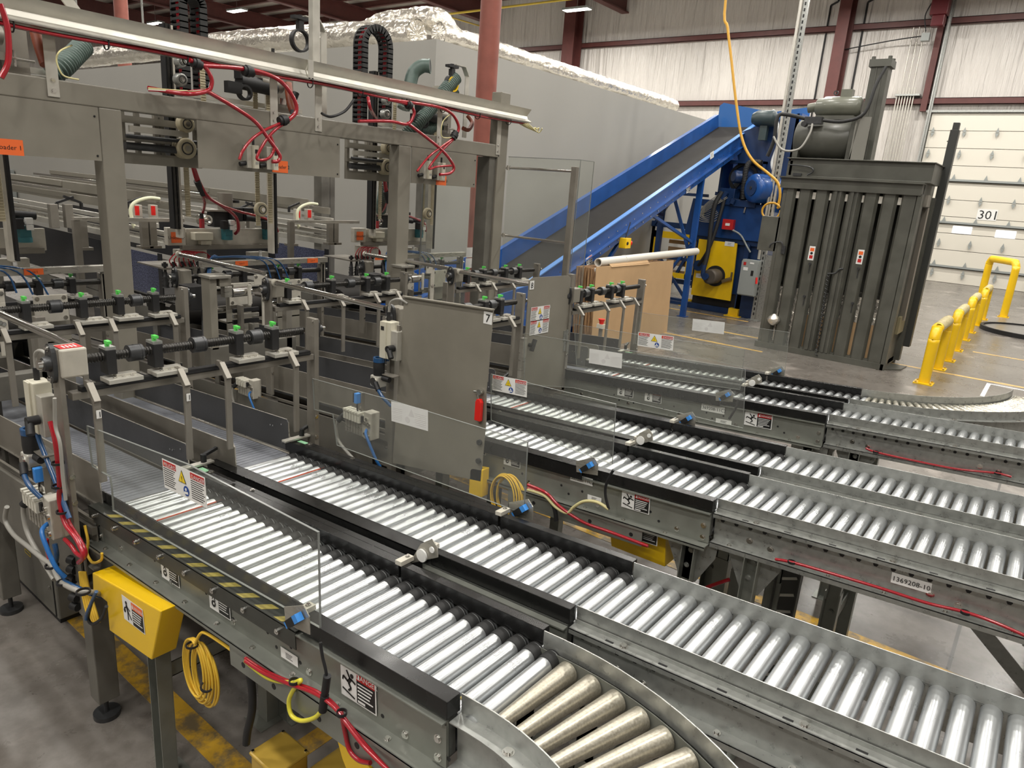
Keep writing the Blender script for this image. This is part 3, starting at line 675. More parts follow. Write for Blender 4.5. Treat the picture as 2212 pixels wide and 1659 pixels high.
# ---- clear side panels with signs
def clear_panel(t, y, top, bot, sgn_q=None, ghost=None, notch=True, w=.2, h=.075, lab_=None):
    "panel in the plane y: polygon of pixels"
    pts = [P(a, b, y=y) for a, b in top+bot]; m = MB(); m.prism([(p.x,p.z) for p in pts], (0,y,0), (1,0,0), (0,0,1), (0,.006,0))
    o = build('clear_panel', m, PLEXI, t); m = MB()
    for i in range(len(pts)): m.bar(pts[i]+V((0,.003,0)), pts[(i+1)%len(pts)]+V((0,.003,0)), .0062, .0011)
    build('panel_edge', m, PLEXIE, o)
    if sgn_q: sticker(t, 'bi', P(sgn_q[0],sgn_q[1],y=y)+V((0,-.002,0)), AX, AZ, w, h)
    if ghost: sticker(t, 'ghost', P(ghost[0],ghost[1],y=y)+V((0,-.002,0)), AX, AZ, w, h)
    return o
clear_panel(CONV['A'], LANES['A'][0]-.062, [(186,920),(404,1003),(686,1150)], [(690,1357),(243,1103),(240,1055),(236,1030),(198,1008)], (399,1042), None, w=.25, h=.095)
clear_panel(CONV['B'], LANES['B'][1]+.07, [(674,818),(838,863),(1139,955)], [(1131,1110),(727,962),(718,895),(678,885)], None, (885,898), w=.21, h=.085)
clear_panel(CONV['C'], LANES['C'][0]-.062, [(1060,808),(1330,873)], [(1322,1003),(1060,908)], (1101,833), None, w=.2, h=.075)
clear_panel(CONV['D'], LANES['D'][1]+.07, [(1132,720),(1610,798)], [(1598,842),(1240,838),(1244,800),(1135,770)] if 0 else [(1605,925),(1240,838),(1132,830)], None, (1308,774), w=.215, h=.085)
clear_panel(CONV['E'], LANES['E'][0]-.062, [(1240,700),(1372,722),(1609,755)], [(1598,842),(1245,792)], (1416,737), None, w=.25, h=.09)
clear_panel(CONV['F'], LANES['F'][1]+.07, [(1376,674),(1705,718)], [(1694,812),(1372,742)], None, (1530,705), w=.25, h=.09)

# olive drive bands round some rollers of the nearest lane
for L, ks in (('A',(23,26,27,30,32)),('B',(24,))):
    for k_ in ks:
        x = XS+.075+PITCH*k_; y = LANES[L][0]+(.028 if L == 'A' else .02); m = imb(); m.ring((x,y-.004,RT_-RR),(x,y+.004,RT_-RR),RR+.0022,RR-.002,24); build('drive_band', m, mat('olive_band',(.34,.27,.07),.35), CONV[L])
# ------------------------------------------------------------------ belt conveyors feeding the rollers (upstream of x = -2.6)
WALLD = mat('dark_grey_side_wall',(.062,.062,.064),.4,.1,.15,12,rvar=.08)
for L in 'ABCDEF':
    yn, yf = LANES[L]; x0 = -7.2; x1 = XS+.06
    t = thing('belt_conveyor','grey textured belt conveyor with steel side walls, '+dict(A='nearest lane at the left',B='second lane beside the diamond plate step',C='third lane behind the panel marked 7',D='fourth lane under the middle adjuster',E='fifth lane behind the panel marked 8',F='farthest lane')[L],'conveyor',(x1,(yn+yf)/2,0),'grey belt conveyors')
    m = imb(); m.box((x0,yn,1.070),(x1-.02,yf,1.088)); m.cyl((x1-.02,yn,1.058),(x1-.02,yf,1.058),.030,20); 
    for i in range(34 if L in 'AB' else 0): m.box((x1-.08-.03*i,yn+.004,1.088),(x1-.088-.03*i,yf-.004,1.0895))
    build('belt', m, BELTG, t)
    def wall(y, s, xe, mt, nm='side_wall'):
        m = imb(); pts = [(x0,1.095),(xe,1.095),(xe,1.235),(xe-.012,1.25),(x0,1.25)]
        m.prism(pts, (0,y,0), (1,0,0), (0,0,1), (0,s*.005,0)); o = build(nm, m, mt, t)
        e = imb(); e.box((x0,y,1.25),(xe-.012,y+s*.005,1.2512)); e.box((x0,y-s*.001,1.093),(xe,y+s*.012,1.097)); e.box((xe,y,1.1),(xe+.0012,y+s*.005,1.238)); build('bright_edge', e, STEEL, o)
        b = imb()
        for dx, w in ((.05,1.22),(.05,1.13),(.12,1.2),(.14,1.2)): b.cyl((xe-dx,y-.001,w),(xe-dx,y-.004,w),.004,8)
        build('fastener_heads', b, CHROME, o)
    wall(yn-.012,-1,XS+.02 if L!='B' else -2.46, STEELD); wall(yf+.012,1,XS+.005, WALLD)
    for y, s in ((yn-.05,-1),(yf+.05,1)):
        m = imb(); m.box((x0,y,1.0),(x1-.02,y+s*.02,1.03)).box((x0,y,1.045),(x1-.02,y+s*.012,1.06)).box((x0,y,.86),(x1-.02,y+s*.004,1.0)).box((x0,y,.86),(x1-.02,y+s*.03,.866)); build('side_rail', m, STEELD, t)
    m = imb(); m.box((XS+.02,yn-.04,1.03),(XS+.07,yn-.0,1.16)) if 0 else None
# side frames (deep painted plates) of each machine bay, and step plates between bays
for nm, y0, x0, x1, lab in (('bay_frame',.93,-7,-2.62,'painted machine side frame at the far left behind the control boxes'),('bay_frame',2.40,-7,-2.66,'painted machine side frame carrying the valve block beside lane three'),('bay_frame',4.0,-7,-2.66,'painted machine side frame between panel 7 and panel 8')):
    t = thing(nm, lab, 'frame', (x1,y0,0), 'machine bay frames'); m = imb(); m.box((x0,y0,.78),(x1,y0+.006,1.06)); build('side_plate', m, PAINTD, t)
    for x in (x1-.05, x1-1.1, x1-2.2):
        zt = .8+x*TA
        build('leg', MB().box((x-.04,y0,.09),(x+.04,y0+.08,zt)), PAINTD, t, bevel=.004)
        build('levelling_foot', MB().cyl((x,y0+.04,0),(x,y0+.04,.02),.05,20).cyl((x,y0+.04,.02),(x,y0+.04,.1),.01,10), IRON, t)
DIA = mat('diamond_plate',(.55,.53,.48),.3,.8,.2,30,bump=.5,bscale=60)
for y0, y1, x0, x1, lab in ((2.0,2.34,-5.2,-3.25,'bright diamond plate step between the second and third belt lanes'),(3.5,3.9,-5.2,-3.6,'bright diamond plate step between the fourth and fifth belt lanes')):
    t = thing('step_plate', lab, 'step', ((x0+x1)/2,(y0+y1)/2,0)); m = MB(); m.box((x0,y0,.68),(x1,y1,.69))
    for i in range(int((x1-x0)/.07)):
        for j in range(int((y1-y0)/.07)):
            x = x0+.03+i*.07; y = y0+.03+j*.07; s = 1 if (i+j)%2 else -1
            m.bar((x-.014,y-s*.014,.691),(x+.014,y+s*.014,.691),.006,.003)
    build('tread', m, DIA, t); build('support', MB().box((x0,y0,0),(x1,y0+.02,.68)).box((x0,y1-.02,0),(x1,y1,.68)).box((x1-.02,y0,0),(x1,y1,.68)), PAINTD, t)
# ------------------------------------------------------------------ screw adjusters across the lanes
def flange(p, d, parent, r=.045, mt=None):
    "two-bolt cast flange bearing, axis d"
    d = V(d).normalized(); p = V(p); m = MB(); u = V((0,0,1))
    s = d.cross(u).normalized(); poly = []
    for k in range(28):
        a = 2*pi*k/28; rr = r*(.72+.5*abs(sin(a))**3); poly.append((rr*cos(a), rr*1.25*sin(a)))
    m.prism(poly, p, s, u, d*.014); m.lathe(p+d*.014, p+d*.04, [(0,r*.62),(.012,r*.58),(.02,r*.5)], 20); m.m = 1
    m.cyl(p+d*.02, p+d*.05, r*.34, 14); m.m = 1
    for k in (-1,1): m.bolt(p+u*(k*r*1.15)+d*.014, d, r*.17, r*.2)
    return build('flange_bearing', m, [IRON,CHROME], parent)
def screw_row(lab, x, z, yL, yR, blocks, collars, arms, thread=True, red=False, boxm=None, detail=True):
    t = thing('width_adjuster', lab, 'adjuster', (x,(yL+yR)/2,0), 'threaded width adjusters'); r = .0175; zt = z
    m = MB()
    if thread:
        pitch = .0105; n = int((yR-yL-.1)/pitch); prof = []
        for i in range(n): prof += [(i*pitch, r*.80),(i*pitch+pitch*.28,r*.80),(i*pitch+pitch*.45,r),(i*pitch+pitch*.75,r)]
        m.lathe((x,yL+.06,zt),(x,yR,zt), prof, 14)
    else: m.cyl((x,yL+.05,zt),(x,yR,zt),r,14)
    build('lead_screw', m, IRONB, t)
    for y in collars:
        m = MB(); m.ring((x,y-.020,zt),(x,y+.020,zt),.031,.012,22); m.ring((x,y+.021,zt),(x,y+.030,zt),.031,.012,22); m.m = 1; m.cyl((x,y,zt+.031),(x,y,zt+.0315),.004,8); build('shaft_collar', m, [IRON,BLACKM], t)
    for y in blocks:
        m = MB(); m.box((x-.03,y-.017,zt-.062),(x+.03,y+.017,zt+.028)); b = build('nut_block', m, BLACKM, t, bevel=.002)
        m = MB(); m.cbox((x,y,zt+.033),(.055,.036,.010)); m.m = 1; m.cyl((x,y,zt+.038),(x,y,zt+.052),.008,10); m.cbox((x+.008,y,zt+.053),(.03,.014,.010)); build('clamp_cap', m, [GALV,GRN], b)
        m = MB(); m.cbox((x+.03,y+.03,zt-.080),(.075,.12,.016)); m.cbox((x+.02,y+.045,zt-.068),(.03,.07,.010)); m.m = 1
        for k in range(3): m.bolt((x+.045,y+.0+.03*k,zt-.072),(0,0,1),.005)
        build('carriage_plate', m, [ALU,CHROME], b, bevel=.0015)
    # carrier bar and slide rail
    build('carrier_bar', MB().box((x-.012,yL+.03,zt-.135),(x+.030,yR-.01,zt-.108)), STEELD, t, bevel=.002)
    m = MB(); m.box((x-.0,yL+.06,zt-.108),(x+.032,yR-.03,zt-.090)); m.box((x+.03,yL+.06,zt-.104),(x+.036,yR-.03,zt-.099)); build('slide_rail', m, BLACKM, t)
    # end plates / posts
    for y, s in ((yL,-1),(yR,1)):
        m = MB(); m.box((x-.03,y-.006,.86),(x+.03,y+.018 if y == yR else y+.012,zt+.052)); m.m = 1; m.bolt((x+.015,y-.006,zt+.04),(0,-1,0),.005); m.bolt((x+.03,y+.004,1.0),(1,0,0),.007); m.bolt((x+.03,y+.004,1.1),(1,0,0),.007)
        build('end_post', m, [STEELD,CHROME], t, bevel=.002)
        flange((x,y+(.018 if s > 0 else -.006),zt), (0,s,0), t, .032 if s > 0 else .046)
    m = MB(); bx = boxm or PAINT; m.box((x-.05,yL+.0,zt-.048),(x+.045,yL+.085,zt+.052)); gb = build('gearbox', m, [CREAMAL if red else PAINT], t, bevel=.006)
    if red: sticker(gb, 'org', (x,yL+.045,zt+.0535), (0,1,0), (-1,0,0), .075, .05, 'STOP' if 0 else '', 'red_label', None) if 0 else None
    else: build('cover_plate', MB().box((x-.052,yL-.004,zt-.05),(x+.047,yL,zt+.055)), STEELD, gb)
    for y in arms:
        m = MB(); xa = x+.06
        m.bar((xa-.03,y+.0,zt-.077),(xa+.006,y,zt-.079),.012,.024,(0,0,1)); m.bar((xa,y,zt-.074),(xa+.052,y,zt-.130),.022,.022,(0,0,1)); m.bar((xa+.045,y,zt-.118),(xa+.045,y,1.085),.024,.012,(1,0,0)); build('hanging_arm', m, STEELD, t, bevel=.0015)
        if arms.index(y) < 2 and red: sticker(t, 'num', (xa+.0575,y,zt-.17), (0,1,0), (0,0,1), .016, .03, '1', 'arm_number')
    if red:
        m = MB(); m.cbox((x,yL+.043,zt+.053),(.06,.07,.001)); m.m = 1
        for k in range(4): m.cbox((x+.005,yL+.025+.012*k,zt+.054),(.03,.005,.001))
        build('red_label', m, [LRED,WHITE], gb)
    return t
bl, co, ar = [1.068,1.235,1.57,1.738],[1.156,1.40,1.651],[.975,1.295,1.465,1.785]
screw_row('front threaded adjuster over the two nearest lanes, with cream gearbox and red label', -2.62, 1.512, .90, 1.945, bl, co, ar, True, True)
screw_row('front threaded adjuster over the middle lanes, partly behind panel 7', -2.62, 1.518, 2.44, 3.51, [2.60,2.77,3.155,3.301],[2.68,3.0,3.22],[2.57,2.84,3.10,3.33])
screw_row('front threaded adjuster over the farthest lanes, in front of the cardboard', -2.62, 1.515, 4.06, 5.12, [4.192,4.344,4.625,4.793],[4.27,4.5,4.71],[4.10,4.45,4.68,4.9])
screw_row('second threaded adjuster over the nearest lanes, at the left edge', -3.68, 1.505, .78, 1.90, [1.16,1.40,1.57,1.745],[.98,1.28,1.65],[1.05,1.35,1.50,1.80])
screw_row('second threaded adjuster over the middle lanes, left of panel 7', -3.68, 1.512, 2.42, 3.52, [2.55,2.883,3.172,3.352],[2.70,3.03,3.26],[2.62,2.9,3.2,3.4])
screw_row('second threaded adjuster over the farthest lanes, before the blue conveyor', -3.68, 1.512, 4.03, 5.14, [4.20,4.399,4.683,4.876],[4.3,4.53,4.80],[4.25,4.45,4.7])
def top_bar_row(lab, x, yL, yR, tags):
    t = screw_row(lab, x, 1.44, yL, yR, [yL+.25,yL+.5,yL+.8,yL+.98],[yL+.37,yL+.65,yL+.9],[], False)
    build('top_bar', MB().box((x+.0,yL+.16,1.505),(x+.05,yR+.04,1.545)).box((x+.0,yR-.0,1.2),(x+.03,yR+.03,1.52)), STEEL, t, bevel=.002)
    for y in tags: sticker(t, 'org', (x+.0515,y,1.524), (0,1,0), (0,0,1), .10, .036, 'Lane %d' % tags[y], 'lane_tag')
    for y in (yL+.3,yL+.72):    # painted goal-post bracket plates below
        m = MB(); m.box((x-.02,y,1.10),(x+.10,y+.2,1.115)).box((x+.09,y,.8),(x+.10,y+.2,1.33)).box((x-.02,y,1.31),(x+.10,y+.2,1.33)); build('bracket_plate', m, PAINT, t, bevel=.003)
        m = MB(); m.box((x+.14,y+.0,1.24),(x+.146,y+.18,1.40)); m.m = 1
        for a, b in ((.02,1.26),(.16,1.26),(.02,1.38),(.16,1.38)): m.bolt((x+.146,y+a,b),(1,0,0),.009)
        build('access_plate', m, [CREAMAL,CHROME], t, bevel=.003)
        build('air_cylinder', MB().cyl((x+.05,y-.06,1.20),(x+.05,y+.14,1.20),.026,16), CHROME, t)
    return t
top_bar_row('rear adjuster under a bar tagged Lane 2, left of the big gantry post', -4.75, .78, 1.93, {1.55:2})
top_bar_row('rear adjuster under the bar with two small orange tags, in the middle bay', -4.75, 2.42, 3.61, {2.88:3,3.50:4})
top_bar_row('rear adjuster right of the second gantry post, below the third pick head', -4.75, 4.06, 5.30, {4.20:5})
for (y, z, x0, x1, lab) in ((.985,1.545,-3.75,-2.66,'chrome drive shaft entering the cream gearbox at the left'),(2.425,1.56,-3.62,-2.66,'chrome drive shaft running to the bearing beside panel 7'),(2.425,1.60,-4.72,-3.72,'chrome drive shaft behind, ending at the square middle gearbox'),
    (4.04,1.55,-3.62,-2.66,'chrome drive shaft running to the top of panel 8'),(4.05,1.56,-4.72,-3.72,'chrome drive shaft from behind the second gantry post')):
    m = MB(); m.cyl((x0,y,z),(x1,y,z),.0145,14); m.m = 1; m.ring((x0-.0,y,z),(x0+.012,y,z),.022,.013,16); tag(build('drive_shaft', m, [CHROME,CREAMAL]), lab, 'shaft')
# ------------------------------------------------------------------ panels 7 and 8
t = thing('guard_panel','tall taupe sheet metal guard panel numbered 7 with a red padlock tag','panel',(-2.25,2.4,.77))
m = MB(); q = [P(a,b,y=2.4) for a,b in ((873,640),(1066,669),(1050,848),(1050,905),(1038,1040),(848,1000))]
pts = [(p.x,p.z) for p in q]; m.prism(pts,(0,2.4,0),(1,0,0),(0,0,1),(0,.004,0)); m.bar((pts[0][0],2.398,pts[0][1]),(pts[1][0],2.398,pts[1][1]),.022,.006)
build('sheet', m, PAINT, t); build('hinge_post', MB().box((-2.60,2.41,0),(-2.565,2.445,1.5)), STEELD, t)
sticker(t,'num',P(1054,687,y=2.3985),(1,0,0),(0,0,1),.05,.055,'7','number_plate')
p = P(1038,885,y=2.398); m = MB(); m.prism([(-.017,-.05),(.017,-.05),(.017,.04),(.008,.055),(-.008,.055),(-.017,.04)],p+V((0,-.022,0)),(1,0,0),(0,0,1),(0,.02,0)); build('red_tag', m, REDP, t, bevel=.002)
p2 = P(1040,846,y=2.398); build('latch', MB().cyl(p2,p2+V((0,-.02,0)),.014,14).cyl(p2+V((-.035,-.012,-.004)),p2+V((0,-.012,0)),.006,8).tube([p2+V((-.01,-.015,0)),p2+V((0,-.02,-.03)),p+V((0,-.012,.05))],.002,6), CHROME, t)
m = MB()
for px, py in ((1037,955),(1035,995)): c = P(px,py,y=2.398); b = build('knob', MB().cyl(c,c+V((0,-.012,0)),.013,16), IRON, t)
build('hinge', MB().box((pts[0][0]-.03,2.385,1.02),(pts[0][0]+.02,2.397,1.09)).box((pts[0][0]-.03,2.385,1.36),(pts[0][0]-.012,2.397,1.5)), STEELD, t)
t = thing('guard_panel','open sheet metal guard door numbered 8 with two bilingual danger signs','panel',(-2.6,3.8,.85))
q = [P(a,b,x=-2.6) for a,b in ((1143,606),(1150,600),(1228,595),(1233,600),(1218,842),(1128,826))]
build('sheet', MB().prism([(p.y,p.z) for p in q],(-2.6,0,0),(0,1,0),(0,0,1),(-.004,0,0)), PAINT, t)
sticker(t,'num',P(1149,616,x=-2.598),(0,1,0),(0,0,1),.045,.055,'8','number_plate')
sticker(t,'bi',P(1167,677,x=-2.598),(0,1,0),(0,0,1),.21,.095); sticker(t,'bi',P(1165,706,x=-2.598),(0,1,0),(0,0,1),.21,.095)
p = P(1143,745,x=-2.598); build('handle', MB().cyl(p,p+V((.03,0,0)),.013,10).bar(p+V((.03,-.012,-.035)),p+V((.03,.02,.04)),.016,.03,(1,0,0)), BLACKM, t, bevel=.004)
for py in (722,745): 
    p = P(1224,py+2,x=-2.598); build('hinge', MB().cyl(p+V((0,.0,-.04)),p+V((0,.0,.04)),.012,12).box(p+V((-.002,-.04,-.035)),p+V((.002,0,.035))), GALV, t)
build('door_post', MB().box((-2.64,4.06,.8),(-2.60,4.10,1.66)), STEELD, t)
build('latch_post', MB().box((-2.56,3.46,.9),(-2.53,3.50,1.30)), STEEL, t)

# lift frames between the adjuster rows: painted brackets, pale plates, uprights
def lift_frame(dy, lab, first=None):
    t = thing('lift_frame', lab, 'frame', (-4.1,2.7+dy,.8), 'lift frames between adjuster rows')
    def bx(nm, q0, q1, x, d, mt, bv=.003):
        p, q = P(q0[0],q0[1],x=x), P(q1[0],q1[1],x=x); return build(nm, MB().box((x-d,min(p.y,q.y)+dy,min(p.z,q.z)),(x,max(p.y,q.y)+dy,max(p.z,q.z))), mt, t, bevel=bv)
    bx('painted_bracket',(452,602),(474,755),-4.1,.10,PAINT); bx('painted_bracket',(474,602),(500,618),-4.1,.10,PAINT); bx('bracket_lip',(452,597),(500,601),-4.08,.13,STEEL)
    bx('pale_plate',(550,594),(578,615),-4.15,.012,CREAMAL); bx('pale_plate',(566,615),(580,702),-4.15,.012,CREAMAL); bx('pale_plate',(536,615),(544,660),-4.15,.012,CREAMAL)
    for q in ((553,598),(574,600),(570,648),(574,650)): p = P(q[0],q[1],x=-4.148); build('bolt_head', MB().bolt(p+V((0,dy,0)),(1,0,0),.008), CHROME, t)
    p, q = P(500,632,x=-4.2), P(540,628,x=-4.2); build('air_cylinder', MB().cyl(p+V((0,dy,0)),q+V((0,dy,0)),.032,18), CHROME, t); bx('cylinder_bracket',(485,620),(502,642),-4.16,.05,STEEL)
    bx('upright',(618,640),(632,760),-4.1,.05,STEELD); bx('upright',(520,660),(530,770),-4.3,.05,STEELD); bx('upright',(590,660),(598,740),-4.3,.05,STEELD)
    bx('base_beam',(455,752),(640,765),-4.1,.08,PAINTD); bx('black_box',(410,620),(448,668),-4.5,.15,BLACKM); bx('support',(545,700),(555,900),-4.25,.05,PAINTD); bx('support',(470,755),(480,900),-4.25,.05,PAINTD)
    for k in range(4): bx('slat_strip',(505,668+12*k),(560,671+12*k),-4.35,.02,STEEL if k%2 else BLACKM,.001)
    return t
lift_frame(0,'painted lift brackets and pale bolted plate behind the middle adjusters'); lift_frame(-1.5,'painted lift brackets and pale bolted plate at the far left below the Lane tag bar'); lift_frame(1.6,'painted lift brackets and pale bolted plate below the right hand pick head')
# ------------------------------------------------------------------ gantry over the lanes
GX = -4.2
t = thing('gantry_frame','taupe steel gantry beam with square posts spanning all the lanes','frame',(GX,3,0)); GF = t
build('cross_beam', MB().box((GX-.10,-1.2,2.448),(GX,5.15,2.556)), PAINT, t, bevel=.006)
for y0, y1 in ((1.77,1.885),(3.93,4.06),(5.13,5.26)):
    m = MB().box((GX-.11,y0,.012),(GX,y1,2.448 if y0 < 5 else 3.0)).box((GX-.18,y0-.06,0),(GX+.06,y1+.06,.012)); build('post', m, PAINT, t, bevel=.005)
build('post', MB().box((GX-.16,5.04,.0),(GX-.02,5.13,2.448)), PAINTD, t, bevel=.004)
for q in ((705,385),(922,405),(-60,330)):
    p = P(q[0],q[1],x=-6.9); m = MB(); m.box((-7.0,p.y-.10,0),(-6.86,p.y+.02,2.75)).box((-6.99,p.y+.03,0),(-6.87,p.y+.10,2.75)); build('post', m, PAINTD, t, bevel=.004)
build('rear_beam', MB().box((-7.0,-1.2,2.62),(-6.88,6.6,2.75)), PAINT, t, bevel=.004)
build('rear_beam', MB().box((-6.2,-1.2,2.60),(-6.14,6.6,2.70)), ALU, t, bevel=.004)
for y0, y1, k in ((-.6,1.765,1),(2.31,3.362,2),(4.065,4.84,3)):
    o = build('header_plate', MB().box((GX-.004,y0,2.175),(GX+.002,y1,2.447)), PAINT, t)
    q = {1:(10,317),2:(605,360),3:(953,390)}[k]; sticker(o,'org',P(q[0],q[1],x=GX+.003),(0,1,0),(0,0,1),.12 if k > 1 else .16,.075,'Unloader %d' % k,'unloader_tag')
    build('bolt', MB().bolt((GX+.002,y1-.02,2.40),(1,0,0),.004), BLACKM, o); build('bolt', MB().bolt((GX+.002,y1-.02,2.20),(1,0,0),.004), BLACKM, o)
for px in (115,592,688,947,1075):
    p = P(px,{115:190,592:240,688:270,947:330,1075:335}[px],x=GX+.004); m = MB(); m.box((GX+.001,p.y-.028,2.47),(GX+.006,p.y+.028,2.80)); m.m = 1
    for z in (2.50,2.55): m.bolt((GX+.006,p.y,z),(1,0,0),.009)
    build('hanger_strip', m, [ALU,CHROME], t, bevel=.002)
# cable tray (wireway) on top
t = thing('cable_tray','long pale aluminium cable tray with outward lip above the gantry beam','tray',(-4.1,3,2.78),); CT = t
for y0, y1 in ((-1.2,3.035),(3.045,5.45)):
    m = MB(); pr = [(-4.10,2.892),(-4.112,2.892),(-4.16,2.835),(-4.145,2.80),(-4.09,2.778),(-4.09,2.786),(-4.135,2.806),(-4.147,2.834)]
    m.prism([(p[0],p[1]) for p in pr],(0,y0,0),(1,0,0),(0,0,1),(0,y1-y0,0)); m.box((-4.30,y0,2.776),(-4.09,y1,2.780)).box((-4.30,y0,2.776),(-4.296,y1,2.89)); build('tray_section', m, ALU, t)
build('splice_plate', MB().box((-4.098,3.02,2.78),(-4.09,3.06,2.893)), ALU, t)
p = P(683,90,x=-4.2); build('riser_post', MB().box((-4.24,p.y-.03,2.80),(-4.2,p.y+.03,4.9)).box((-4.20,p.y-.028,2.80),(-4.197,p.y+.028,4.9)), ALU, t)
p = P(450,10,x=-4.3); build('hanging_wire', MB().cyl((-4.25,P(165,20,x=-4.25).y,2.8),(-4.25,P(165,20,x=-4.25).y,ZC-.2),.006,6), GALV, t); build('hanging_wire', MB().cyl((-4.25,P(306,5,x=-4.25).y,2.8),(-4.25,P(306,5,x=-4.25).y,ZC-.2),.006,6), GALV, t)
a = P(130,-5,x=-4.2); b = P(168,30,x=-4.2); build('splice_bracket', MB().bar(a+V((0,-.1,.16)),b,.05,.012,(1,0,0)), ALU, t)
for i, (c, r, dz) in enumerate(((HRED,.0085,0),(HRED,.0085,.012),(BLACKM,.008,.004),(HLYEL,.006,.01))):
    o = build('bundled_cable', MB().tube([(-4.11-.012*i,-1.2+.55*k,2.765-.012*(k%2)+dz*.4) for k in range(12)]+([(-4.12,5.45,2.765)] if i else []), r, 7), c, t)
for k in range(14): build('cable_tie', MB().ring((-4.13,-.3+.42*k,2.76),(-4.13,-.294+.42*k,2.76),.032,.028,12), BLACKM, t)
m = MB()
for i in range(6): m.tube([(-4.15+.02*i,5.35,2.76),(-4.13+.01*i,5.45+.02*i,2.735-.006*i),(-4.12+.015*i,5.50+.03*(i%3),2.745)],.005,6)
build('cut_wire_ends', m, HLYEL, t)
# ---- z-axis units of the unloaders
DY = 1.66
def axis_unit():
    t = thing('unloader_axis','vertical unloader axis with black rails, toothed belts and pulleys in the middle bay','machine',(-4.6,2.5,0),'unloader axes')
    yb = P(378,400,x=-4.6).y; yr = P(402,400,x=-4.6).y
    m = MB(); m.box((-4.64,yb-.028,1.78),(-4.58,yb+.016,3.0)); m.m = 1; m.box((-4.578,yb-.022,1.78),(-4.57,yb-.008,3.0)); m.box((-4.578,yb-.0,1.78),(-4.57,yb+.010,3.0))
    for i in range(24): m.cyl((-4.57,yb-.006,1.82+i*.05),(-4.567,yb-.006,1.82+i*.05),.003,6)
    build('linear_rail', m, [BLACKM,IRONB], t)
    build('rail_plate', MB().box((-4.66,yb+.018,1.72),(-4.60,yb+.04,3.0)), CREAMAL, t)
    def belt(y, z0, z1, x=-4.6, w=.034):
        m = MB(); m.box((x-.003,y-w/2,z0),(x,y+w/2,z1)); n = int((z1-z0)/.016)
        for i in range(n): m.box((x,y-w/2,z0+i*.016),(x+.004,y+w/2,z0+i*.016+.009))
        build('toothed_belt', m, CREAMBELT, t)
    belt(yr+.006,1.86,2.40,-4.60); belt(P(437,150,x=-4.6).y,2.47,2.80,-4.6)
    yq = P(560,420,x=-4.6).y; belt(yq,1.80,2.9,-4.62); belt(yq+.075,1.82,2.9,-4.58); build('rail_plate', MB().box((-4.66,yq+.10,1.6),(-4.60,yq+.118,3.0)), CREAMAL, t); build('linear_rail', MB().box((-4.64,yq+.13,1.6),(-4.60,yq+.145,3.0)), BLACKM, t)
    def pulley(q, r, w=.05, x=-4.42):
        p = P(q[0],q[1],x=x); m = MB(); m.lathe(p-V((w,0,0)),p,[(0,r),(w-.006,r),(w,r*.93),(w+.001,r*.8)],24); m.m = 1; m.ring(p+V((-.002,0,0)),p+V((.003,0,0)),r*.62,r*.5,20); m.m = 2; m.cyl(p,p+V((.012,0,0)),r*.3,12); build('pulley', m, [CREAMBELT if r > .045 else GALV,IRON,CHROME], t)
    pulley((405,268),.050); pulley((405,321),.062,.07); pulley((567,453),.050,.03,-4.5); pulley((394,172),.036,.05,-4.45); pulley((394,134),.03,.05,-4.45); pulley((478,455),.03) if 0 else None
    y0 = P(262,300,x=-4.5).y; y1 = P(432,300,x=-4.5).y
    m = MB()
    for z0, z1 in ((2.17,2.235),(2.30,2.325),(2.40,2.44)): m.box((-4.52,y0,z0),(-4.49,y1,z1))
    for px in (268,300,340,352,425): y = P(px,300,x=-4.5).y; m.box((-4.53,y-.012,2.17),(-4.50,y+.012,2.47))
    build('carriage_plate', m, PAINT, t); build('cross_tube', MB().cyl((-4.46,y0,2.27),(-4.46,y1,2.27),.022,12).cyl((-4.44,y0,2.325),(-4.44,y1,2.325),.012,10), IRON, t)
    build('guide_strip', MB().box((-4.47,y0+.03,2.35),(-4.45,y1-.1,2.385)), ALU, t)
    p = P(200,140,x=-4.6)
    # motor + gearbox + tensioner above the beam
    for q, r, ln, mt in (((186,120),.05,.16,BLACKM),((230,120),.045,.10,STEELD),):
        p = P(q[0]+330,q[1]+55,x=-4.55); build('servo_motor', MB().cyl(p,p+V((0,ln*1.7,-.01)),r,20).cbox(p+V((0,.02,.04)),(.08,.06,.05)), mt, t)
    p = P(528,200,x=-4.5); build('hose_clamp', MB().ring(p-V((.02,0,0)),p+V((.02,0,0)),.05,.036,20).cbox(p+V((0,-.08,.02)),(.05,.10,.07)), BLACKM, t)
    y2 = P(500,240,x=-4.7).y
    build('y_rail', MB().box((-4.72,y2-.45,2.52),(-4.66,y2+.55,2.60)).box((-4.71,y2-.45,2.61),(-4.67,y2+.55,2.64)), ALU, t)
    p = P(205,108,x=-4.5); yc = P(600,240,x=-4.6).y
    build('end_plate', MB().box((-4.64,yc,2.5),(-4.6,yc+.13,2.82)), STEELD, t); build('tension_screw', MB().cyl((-4.56,yc+.02,2.66),(-4.56,yc+.14,2.66),.009,8).cbox((-4.56,yc-.0,2.66),(.05,.05,.04)).cyl((-4.56,yc+.05,2.62),(-4.56,yc+.05,2.70),.008,8), CHROME, t)
    return t
ax2 = axis_unit()
dup(ax2,(0,DY,0),'vertical unloader axis with toothed belts and pulleys beside the second gantry post'); dup(ax2,(0,-DY,0),'vertical unloader axis with toothed belts at the far left edge')
